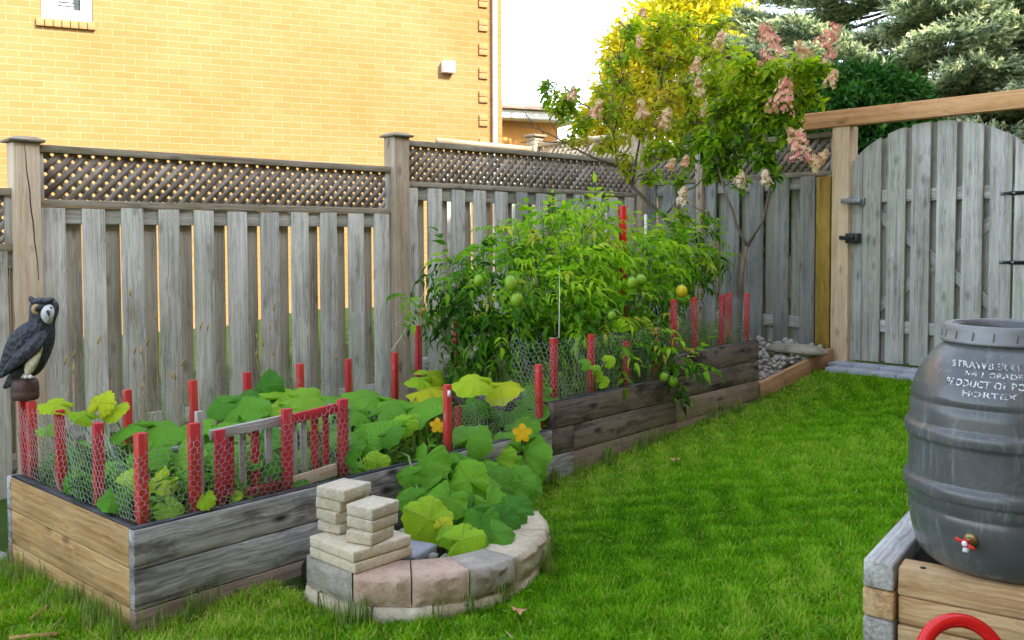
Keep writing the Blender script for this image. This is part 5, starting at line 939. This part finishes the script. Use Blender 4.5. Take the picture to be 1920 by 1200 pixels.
cl2 = [(1395, 130, 44, 6.7, .5), (1445, 140, 42, 6.65, .5), (1495, 130, 40, 6.6, .5), (1535, 130, 30, 6.6, .45), (1380, 190, 46, 6.8, .4), (1435, 200, 46, 6.7, .42), (1490, 180, 40, 6.65, .45), (1530, 175, 28, 6.6, .4), (1335, 265, 44, 6.8, .28), (1395, 255, 46, 6.8, .3), (1440, 285, 36, 6.7, .22), (1375, 300, 32, 6.8, .2), (1478, 240, 30, 6.6, .3), (1345, 320, 24, 6.8, .15), (1450, 325, 22, 6.65, .2), (1388, 338, 16, 6.6, .3), (1460, 220, 30, 6.7, .35), (1350, 215, 34, 6.8, .4)]
hd2 = [(1452, 78, 72, 6.55, -.15, 'pink'), (1537, 72, 70, 6.5, .5, 'pink'), (1508, 92, 34, 6.55, -.6, 'pink'), (1460, 178, 66, 6.5, .05, 'pink'), (1500, 272, 58, 6.4, -.1, 'pink'), (1522, 292, 40, 6.4, 1.2, 'pink'), (1385, 336, 26, 6.5, 0, 'cream'), (1436, 332, 26, 6.5, 0, 'cream'), (1555, 145, 30, 6.5, .3, 'pink'), (1495, 255, 34, 6.45, -.5, 'pink')]
hydrangea('fork trunked hydrangea with large pink panicles left of the gate beam', limbs2, cl2, hd2, 22)
# ================================================================== TREES BEHIND
def spruce(px, d, zb, H, R0, label, nb_=11, seed=1):
    c = dep(px, 300, d); g = .4; th = empty('spruce_tree', (c[0], c[1], g), label, 'spruce tree'); rr = random.Random(seed); st = MB(); st.tube([(c[0], c[1], g), (c[0], c[1], g+H)], [.2, .03], 10); P = []; D = []; Q = []
    z = zb; tw = []
    while z < g+min(H, 7.4):
        f = (z-g)/H; L0 = R0*(1-f)**.8+.2; off = rr.uniform(0, 6)
        for k in range(nb_):
            a = off+2*math.pi*k/nb_+rr.uniform(-.15, .15); e = np.array([math.cos(a), math.sin(a), 0]); s = np.array([-e[1], e[0], 0]); L = L0*rr.uniform(.82, 1.1)
            if (e@np.array([FW[0], FW[1], 0])) > .55: continue
            pb = lambda t: np.array([c[0], c[1], z])+e*L*t+np.array([0, 0, -.30*L*t+.24*L*t*t*t])
            st.tube([pb(t) for t in (0, .3, .6, 1)], [.035, .025, .015, .006], 5)
            m = int(30*L)
            for i in range(m):
                t = .28+.72*(i+.5)/m
                for sg in (-1, 1):
                    l = .30*L*(1-abs(t-.55)*.9)*rr.uniform(.6, 1.1); b = pb(t); dr = unit(s*sg+e*.8+np.array([0, 0, -.12])); nn_ = max(2, int(l/.085))
                    for j in range(nn_):
                        q = b+dr*l*(j+.6)/nn_; tw.append((q+np.array([0, 0, .02]), unit(dr+rdir(1)[0]*.55+np.array([0, 0, .35])), rr.uniform(.10, .17)))
            tw.append((pb(1), e, .15))
        z += .46*rr.uniform(.85, 1.15)
    tp_ = np.array([t[0] for t in tw]); td = np.array([t[1] for t in tw]); tl = np.array([t[2] for t in tw]); n = len(tw); K = 15; f = np.tile(np.linspace(.0, 1, K), n); pos = np.repeat(tp_, K, 0)+np.repeat(td, K, 0)*(np.repeat(tl, K)*f)[:, None]
    dd = unit(np.repeat(td, K, 0)*1.1+rdir(n*K)); ti = np.clip(np.repeat(rng.uniform(.15, .8, n), K)+.45*f-.1, 0, 1); V, F_, L_, T_ = scatter('needle', pos, dd, rdir(n*K), rng.uniform(.04, .065, n*K), 2.6, ti)  # needles lighten toward twig tips to imitate sunlit tops
    np_mesh('crown', V, F_, L_, M['spruce'], th, False, {'tint': ('FLOAT', T_)}); st.build('trunk', M['bark'], th); print('spruce twigs', n)
spruce(1720, 15.5, 2.0, 13, 4.2, 'big blue spruce with layered pale tipped branches behind the gate', 11, 4)
spruce(2010, 13.5, 1.6, 12, 3.3, 'second blue spruce at the right edge behind the arched gate', 10, 9)
def leafy(label, name, cat, ells, mat, trunk, n_per, size, tpln='diamond', flat=.5, grp=None):
    c = trunk; th = empty(name, c, label, cat, grp); P = []; D = []; NN = []; T = []; st = MB()
    for px, py, d, rp, zs in ells:
        e = dep(px, py, d); r = rp*d/F; n = int(n_per*rp*rp/1000.); w = rdir(n); lump = 1+.22*np.sin(w[:, 0]*5+px)*np.cos(w[:, 2]*6+py)+.1*np.sin(w[:, 1]*13); rad = rng.random(n)**.35*lump; p = e+w*(rad*r)[:, None]*[1, 1, zs]
        P.append(p); D.append(w+rng.normal(0, .6, (n, 3))+[0, 0, -.1]); T.append(np.clip(.25+.5*rad*rng.random(n)+rng.normal(0, .12, n), 0, 1)); st.tube([np.array(c)+[0, 0, .1], (np.array(c)+e)/2+[0, 0, .2], e], [.06, .04, .015], 6)
    P = np.concatenate(P); D = np.concatenate(D); T = np.concatenate(T); n = len(P); V = scatter(tpln, P, D, rdir(n)+[0, 0, flat], rng.uniform(.7, 1.3, n)*size, 1, T, rng.uniform(0, .3, n)); leafobj('crown', [V], M[mat], th); st.build('trunk', M['bark'], th)
tc_ = dep(1640, 500, 10.2); leafy('rounded dark green cedar just left of the gate beam behind the fence', 'cedar_tree', 'cedar tree', [(1640, 200, 10.2, 75, 1.), (1600, 260, 10.2, 95, 1), (1680, 250, 10.2, 80, 1), (1700, 180, 10.3, 34, 1), (1640, 340, 10.2, 120, 1.2), (1590, 180, 10.3, 55, 1)], 'cedarleaf', (tc_[0], tc_[1], .4), 900, .085, 'leaflet')
tc_ = dep(1440, 500, 10.8); leafy('dark cedar behind the hydrangeas and the shaded fence', 'cedar_tree', 'cedar tree', [(1500, 215, 10.8, 80, 1.), (1420, 240, 10.8, 85, 1), (1350, 270, 10.8, 60, 1), (1440, 340, 10.8, 130, 1), (1520, 300, 10.8, 90, 1)], 'cedarleaf', (tc_[0], tc_[1], .4), 760, .09, 'leaflet')
tc_ = dep(1270, 500, 19); leafy('sunlit yellow green tree in the distance behind the hydrangea', 'deciduous_tree', 'tree', [(1270, 60, 19, 80, 1.), (1210, 110, 19, 75, 1), (1190, 190, 19, 70, 1), (1290, 160, 19, 90, 1), (1340, 60, 19, 80, 1), (1300, 10, 19.2, 80, 1), (1250, 240, 19, 80, 1), (1350, 190, 19, 80, 1), (1380, 120, 19.3, 60, 1), (1340, -50, 19, 90, 1), (1175, 150, 19, 60, 1), (1160, 220, 19, 60, 1), (1220, 60, 19, 70, 1), (1170, 90, 19, 40, 1), (1120, 230, 19.2, 40, 1)], 'yellowleaf', (tc_[0], tc_[1], .4), 230, .15, 'oval')
tc_ = dep(1800, 560, 17); leafy('sunny low shrubs seen through the gate gaps', 'shrub', 'shrub', [(1780, 430, 17, 90, .8), (1900, 400, 17, 90, .8), (1680, 450, 17, 70, .7)], 'yellowleaf', (tc_[0], tc_[1], .4), 200, .12, 'oval')

P = []; 
for _ in range(520):
    x, y = random.uniform(-1.2, 5), random.uniform(-5, -2); 
    cx, cy = round(x*1.7)/1.7+.15*math.sin(x*7), round(y*1.7)/1.7+.15*math.cos(y*5); x, y = cx+random.gauss(0, .10), cy+random.gauss(0, .10)
    if not lawn_keep(np.array([x]), np.array([y]))[0]: continue
    for k in range(3):
        a = 2.1*k+random.random(); P.append((x, y, float(G(x, y))+.038, math.cos(a), math.sin(a)))
P = np.array(P); n = len(P); tag(leafobj('clover', [scatter('oval', P[:, :3], np.c_[P[:, 3:], np.full(n, .15)], np.tile([0, 0, 1.], (n, 1)), rng.uniform(.010, .018, n), 2.0, rng.uniform(.3, .9, n))], M['herb']), 'small clover leaves scattered through the lawn', 'clover', kind='stuff')
P = np.array([[random.uniform(-1.2, 4.5), random.uniform(-5, -2.2)] for _ in range(420)]+[B(random.uniform(-.2, 4.5), -abs(random.gauss(.12, .12)))[:2] for _ in range(520)]+[B(-abs(random.gauss(.2, .15)), random.uniform(-.2, 1.2))[:2] for _ in range(160)])
P = P[lawn_keep(P[:, 0], P[:, 1])]; n = len(P); a = rng.uniform(0, 6.28, n); tag(leafobj('straw', [scatter('blade', np.c_[P, G(P[:, 0], P[:, 1])+rng.uniform(.015, .04, n)], np.c_[np.cos(a), np.sin(a), rng.uniform(-.1, .3, n)], np.tile([0, 0, 1.], (n, 1)), rng.uniform(.03, .09, n), .035, rng.uniform(.9, 1, n))], M['grass']), 'dry straw and clippings lying on the lawn by the boards', 'straw', kind='stuff')
# ================================================================== HOUSES
hA = np.array([2.42, 6.84]); hB = np.array([7.95, 5.04]); hd = unit(hB-hA); hn = np.array([hd[1], -hd[0]])      # hn points to the yard
h0 = hA-hd*6.5; LH = np.linalg.norm(hB-h0)
nb = empty('brick_house', (h0[0]+hd[0]*LH/2, h0[1]+hd[1]*LH/2, .3), 'large yellow brick neighbouring house with one small window high on its side', 'house')
def hp(s, out, z): return np.array([h0[0]+hd[0]*s+hn[0]*out, h0[1]+hd[1]*s+hn[1]*out, z])
def wallquad(mb, s0, s1, z0, z1, out=0., flip=False):
    vs = [hp(s0, out, z0), hp(s1, out, z0), hp(s1, out, z1), hp(s0, out, z1)]; gs = [(s0, z0, 0), (s1, z0, 0), (s1, z1, 0), (s0, z1, 0)]
    b = len(mb.V); mb.V += [tuple(map(float, v)) for v in vs]; mb.gc += [tuple(map(float, g)) for g in gs]; mb.t += [0]*4; mb.F.append((b, b+1, b+2, b+3))
dpt = 9.0; H = 7.6
# window opening from the photo: frame px 77-175, bottom y 35
def on_wall(px, py):
    d = ray(px, py)[:]; n3 = np.array([hn[0], hn[1], 0]); t = (np.array([h0[0], h0[1], 0])-CAM)@n3/(d@n3); P = CAM+d*t; return (P[:2]-h0)@hd, P[2]
w0, wz = on_wall(77, 34); w1, _ = on_wall(174, 34); w_top = wz+1.0
wb = MB(); LW = LH-.16
for a in ((0, w0, 0, H), (w1, LW, 0, H), (w0, w1, 0, wz), (w0, w1, w_top, H)): wallquad(wb, *a)
def sidequad(mb, s, o0, o1, z0, z1):
    vs = [hp(s, o0, z0), hp(s, o1, z0), hp(s, o1, z1), hp(s, o0, z1)]; b = len(mb.V); mb.V += [tuple(map(float, v)) for v in vs]; mb.gc += [(o0, z0, 0), (o1, z0, 0), (o1, z1, 0), (o0, z1, 0)]; mb.t += [0]*4; mb.F.append((b, b+1, b+2, b+3))
sidequad(wb, LW, 0, -.05, 0, H); wallquad(wb, LW, LH+.10, 0, H, -.05); sidequad(wb, LH+.10, -.05, -dpt, 0, H); sidequad(wb, 0, 0, -dpt, 0, H); wallquad(wb, 0, LH+.1, 0, H, -dpt)
wb.build('wall', M['brick'], nb)
# window
wf = MB(); A = [(hd[0], hd[1], 0), (hn[0], hn[1], 0), (0, 0, 1)]
def wbox(mb, s0, s1, z0, z1, o0, o1): mb.box(hp((s0+s1)/2, (o0+o1)/2, (z0+z1)/2), (s1-s0, abs(o1-o0), z1-z0), A)
wi = MB(); fw_ = .14
wbox(wi, w0, w0+fw_+.05, wz, w_top, -.10, -.03); wbox(wi, w1-fw_, w1, wz, w_top, -.10, -.03); wbox(wi, w0+fw_+.05, w1-fw_, wz, wz+fw_, -.10, -.03); wbox(wi, w0+fw_+.05, w1-fw_, w_top-fw_, w_top, -.10, -.03)
win = wi.build('window', M['white'], nb, bevel=.01)
g = MB(); wbox(g, w0+fw_, w1-fw_+.01, wz+.1, w_top-.1, -.085, -.075); g.build('pane', M['glass'], win)
g = MB()
for k in range(16): wbox(g, w0+fw_+.05, w0+(w1-w0)*.62, wz+fw_+.012+k*.045, wz+fw_+.04+k*.045, -.073, -.068)
g.build('blind', M['blind'], win)
g = MB(); nb_ = 7
for k in range(nb_):
    a = w0-.06+(w1-w0+.09)*k/nb_; b = w0-.06+(w1-w0+.09)*(k+1)/nb_; wbox(g, a+.004, b-.004, wz-.10, wz-.002, -.05, .045)
g.build('sill', M['quoin'], win, bevel=.006)
z = .25
while z < H-.3:
    q = MB(); wbox(q, LW-.145, LW-.003, z+.004, z+.085, .0, .028); wbox(q, LW-.145, LW-.003, z+.093, z+.172, .0, .028); q.build('quoin', M['quoin'], nb, bevel=.003); z += .356
q = MB(); wbox(q, LW+.035+.055, LW+.15, .3, H, -.048, .03); q.build('downspout', M['white'], nb, bevel=.01)
s_, zv = on_wall(838, 127); ve = MB(); ve.box(hp(s_, .055, zv), (.19, .11, .17), A); vent = ve.build('vent_cap', M['white'], nb, bevel=.01)
ve = MB(); ve.box(hp(s_+.02, .06, zv-.088), (.13, .08, .008), A); ve.build('flap', M['post_tan'], vent)
rf = MB(); 
e0, e1 = hp(-.4, .45, H), hp(LH+.45, .45, H); b0, b1 = hp(-.4, -dpt-.45, H), hp(LH+.45, -dpt-.45, H); r0, r1 = hp(4, -dpt/2, H+2.6), hp(LH-4, -dpt/2, H+2.6)
rf._add([e0, e1, b1, b0, r0, r1], [(0, 1, 5, 4), (1, 2, 5), (2, 3, 4, 5), (3, 0, 4), (3, 2, 1, 0)]); rf.build('roof', M['shingle'], nb)
# second house further back
c0 = dep(1046, 330, 22); dirx = np.array([hd[0], hd[1], 0]); diry = np.array([-hd[1], hd[0], 0])
h2 = empty('brick_house', (c0[0], c0[1], .3), 'orange brick house with low tan roof beyond the corner of the yellow one', 'house')
zE = (dep(1050, 232, 22))[2]; mb = MB(); mb.box(c0*np.array([1, 1, 0])-dirx*3+diry*3.0+np.array([0, 0, zE/2+.1]), (6, 6, zE-.2), [dirx, diry, (0, 0, 1)])
mb.build('wall', M['brickred'], h2)
mb = MB(); mb.box(c0*np.array([1, 1, 0])-dirx*2.95+diry*2.95+np.array([0, 0, zE+.10]), (6.8, 6.8, .20), [dirx, diry, (0, 0, 1)]); mb.build('fascia', M['white'], h2, bevel=.02)
mb = MB(); cc = c0*np.array([1, 1, 0])-dirx*2.95+diry*2.95; q_ = [cc+dirx*sx*3.5+diry*sy*3.5+np.array([0, 0, zE+.205]) for sx, sy in ((-1, -1), (1, -1), (1, 1), (-1, 1))]; ap = cc+np.array([0, 0, zE+1.15])
mb._add(q_+[ap], [(0, 1, 4), (1, 2, 4), (2, 3, 4), (3, 0, 4), (3, 2, 1, 0)]); mb.build('roof', M['shingle'], h2)
cc = c0*np.array([1, 1, 0])-dirx*4.2+diry*3.4; zt_ = dep(952, 168, 24)[2]; mb = MB(); q_ = [cc+dirx*sx*3.3+diry*sy*2+np.array([0, 0, zE+.25]) for sx, sy in ((-1, -1), (1, -1), (1, 1), (-1, 1))]
mb._add(q_+[cc-dirx*1+np.array([0, 0, zt_+1.6]), cc+dirx*.9+np.array([0, 0, zt_+1.6])], [(0, 1, 5, 4), (1, 2, 5), (2, 3, 4, 5), (3, 0, 4), (3, 2, 1, 0)]); mb.build('roof', M['shingle'], h2)
# neighbour fence beyond the corner post
nf = empty('neighbour_fence', (5.3, .8, .4), 'sunlit lattice topped fence beyond the corner post in the neighbouring yard', 'fence')
mb = MB(); mb.box((5.3, 1.45, 1.42), (.13, .13, 2.05), None, 2); pp = mb.build('post', M['post_tan'], nf, bevel=.005)
mb = MB(); mb.box((5.3, 1.45, 2.46), (.18, .18, .025)); mb.build('post_cap', M['rail'], nf, bevel=.006)
for nm, a, b, z0, z1 in (('top_rail', (5.3, .07), (5.3, 1.38), 2.34, 2.385), ('lattice_rail', (5.3, .07), (5.3, 1.38), 2.04, 2.08), ('top_rail', (4.0, 1.45), (5.23, 1.45), 2.30, 2.345), ('lattice_rail', (4.0, 1.45), (5.23, 1.45), 2.0, 2.04)):
    a, b = np.array(a), np.array(b); d = unit(b-a); mb = MB(); mb.box((*(a+b)/2, (z0+z1)/2), (np.linalg.norm(b-a), .05, z1-z0), [(d[0], d[1], 0), (-d[1], d[0], 0), (0, 0, 1)], 0); mb.build(nm, M['post_tan'], nf)
mb = MB()
for k in range(-4, 20):
    for sg in (1, -1):
        y0 = .07+k*.07; y1 = y0+.26*sg; ya, yb = np.clip([y0, y1], .08, 1.38)
        if abs(yb-ya) < .05: continue
        za = 2.08+(ya-y0)/(y1-y0)*.26; zb = 2.08+(yb-y0)/(y1-y0)*.26; a = np.array([5.3+.008*sg, ya, za]); b = np.array([5.3+.008*sg, yb, zb]); d = unit(b-a); mb.box((a+b)/2, (np.linalg.norm(b-a), .01, .036), [d, (1, 0, 0), np.cross(d, (1, 0, 0))], 0)
mb.build('lattice', M['post_tan'], nf)
for i in range(6):
    mb = MB(); board_z(mb, (5.28, .15+i*.23, 0), .13, .018, .45, 2.04, (0, 1)); mb.build('board', M['fence_back'], nf)
for i in range(5):
    mb = MB(); board_z(mb, (4.1+i*.23, 1.43, 0), .13, .018, .4, 2.0, (1, 0)); mb.build('board', M['fence_back'], nf)
bf = empty('neighbour_fence', (12.5, 6, .4), 'tan board fence far behind in the neighbouring yard, seen through the gaps', 'fence')
for i in range(60):
    mb = MB(); board_z(mb, (12.5, -1+i*.2, 0), .19, .02, .35, 3.1, (0, 1)); mb.build('board', M['post_tan'], bf)
# ================================================================== UNSEEN HOUSE (added behind the viewer, roofline shaped to shade the yard)
SV = np.array([.0166, -.1105, .087]); SV = SV/np.linalg.norm(SV)
yH = -7.4; k = -yH/(-SV[1])
def edge(x, zf): return (x+SV[0]*k, zf+SV[2]*k)     # wall top whose shadow passes (x, 0, zf)
prof = [edge(-9, 1.7), edge(-.6, 1.90), edge(0, 1.91), edge(2.5, 2.42), edge(5.2, 2.85), edge(8.5, 3.3), edge(12.5, 1.9), edge(15, .2)]
oh = MB(); oh.prism([((x, yH-5, z), (x, yH, z)) for x, z in prof][::-1]+[((x, yH-5, -.1), (x, yH, -.1)) for x in (prof[0][0], prof[-1][0])])
oh_ = empty('unseen_house', (3, yH-2, .2), 'unseen brick house added behind the viewer to shade the yard', 'house'); oh.build('wall', M['brick'], oh_)
# ================================================================== LIGHT, SKY, CAMERA
W = bpy.data.worlds.new('World'); S.world = W; W.use_nodes = True; nt = W.node_tree; bg = nt.nodes['Background']
sk = nt.nodes.new('ShaderNodeTexSky'); sk.sky_type = 'NISHITA'; sk.sun_disc = False; sk.sun_elevation = math.asin(SV[2]); sk.sun_rotation = math.atan2(SV[0], SV[1])
sk.air_density = 1.0; sk.dust_density = .8; sk.ozone_density = 1.0; hs = nt.nodes.new('ShaderNodeHueSaturation'); hs.inputs['Saturation']  .default_value = .6; nt.links.new(sk.outputs[0], hs.inputs['Color']); nt.links.new(hs.outputs[0], bg.inputs[0]); bg.inputs[1].default_value = .15
l = bpy.data.lights.new('sun', 'SUN'); l.energy = 2.0; l.angle = R(.5); l.color = (1, .91, .76); lo = bpy.data.objects.new('sun', l); COL.objects.link(lo)
lo.rotation_euler = Vector(SV.tolist()).to_track_quat('Z', 'Y').to_euler(); lo.location = (0, -20, 20)
cd = bpy.data.cameras.new('camera'); co = bpy.data.objects.new('camera', cd); COL.objects.link(co); S.camera = co
cd.sensor_width = 36; cd.lens = F/1920*36; cd.shift_y = SY/1920; cd.clip_end = 500; cd.clip_start = .05
from mathutils import Matrix
mw = Matrix(((RT[0], UP[0], -FW[0], CAM[0]), (RT[1], UP[1], -FW[1], CAM[1]), (RT[2], UP[2], -FW[2], CAM[2]), (0, 0, 0, 1))); co.matrix_world = mw
S.view_settings.view_transform = 'Standard'; S.view_settings.look = 'None'; S.view_settings.exposure = 2.55; S.view_settings.gamma = 1
S.cycles.max_bounces = 6; S.cycles.diffuse_bounces = 4; S.cycles.transparent_max_bounces = 8
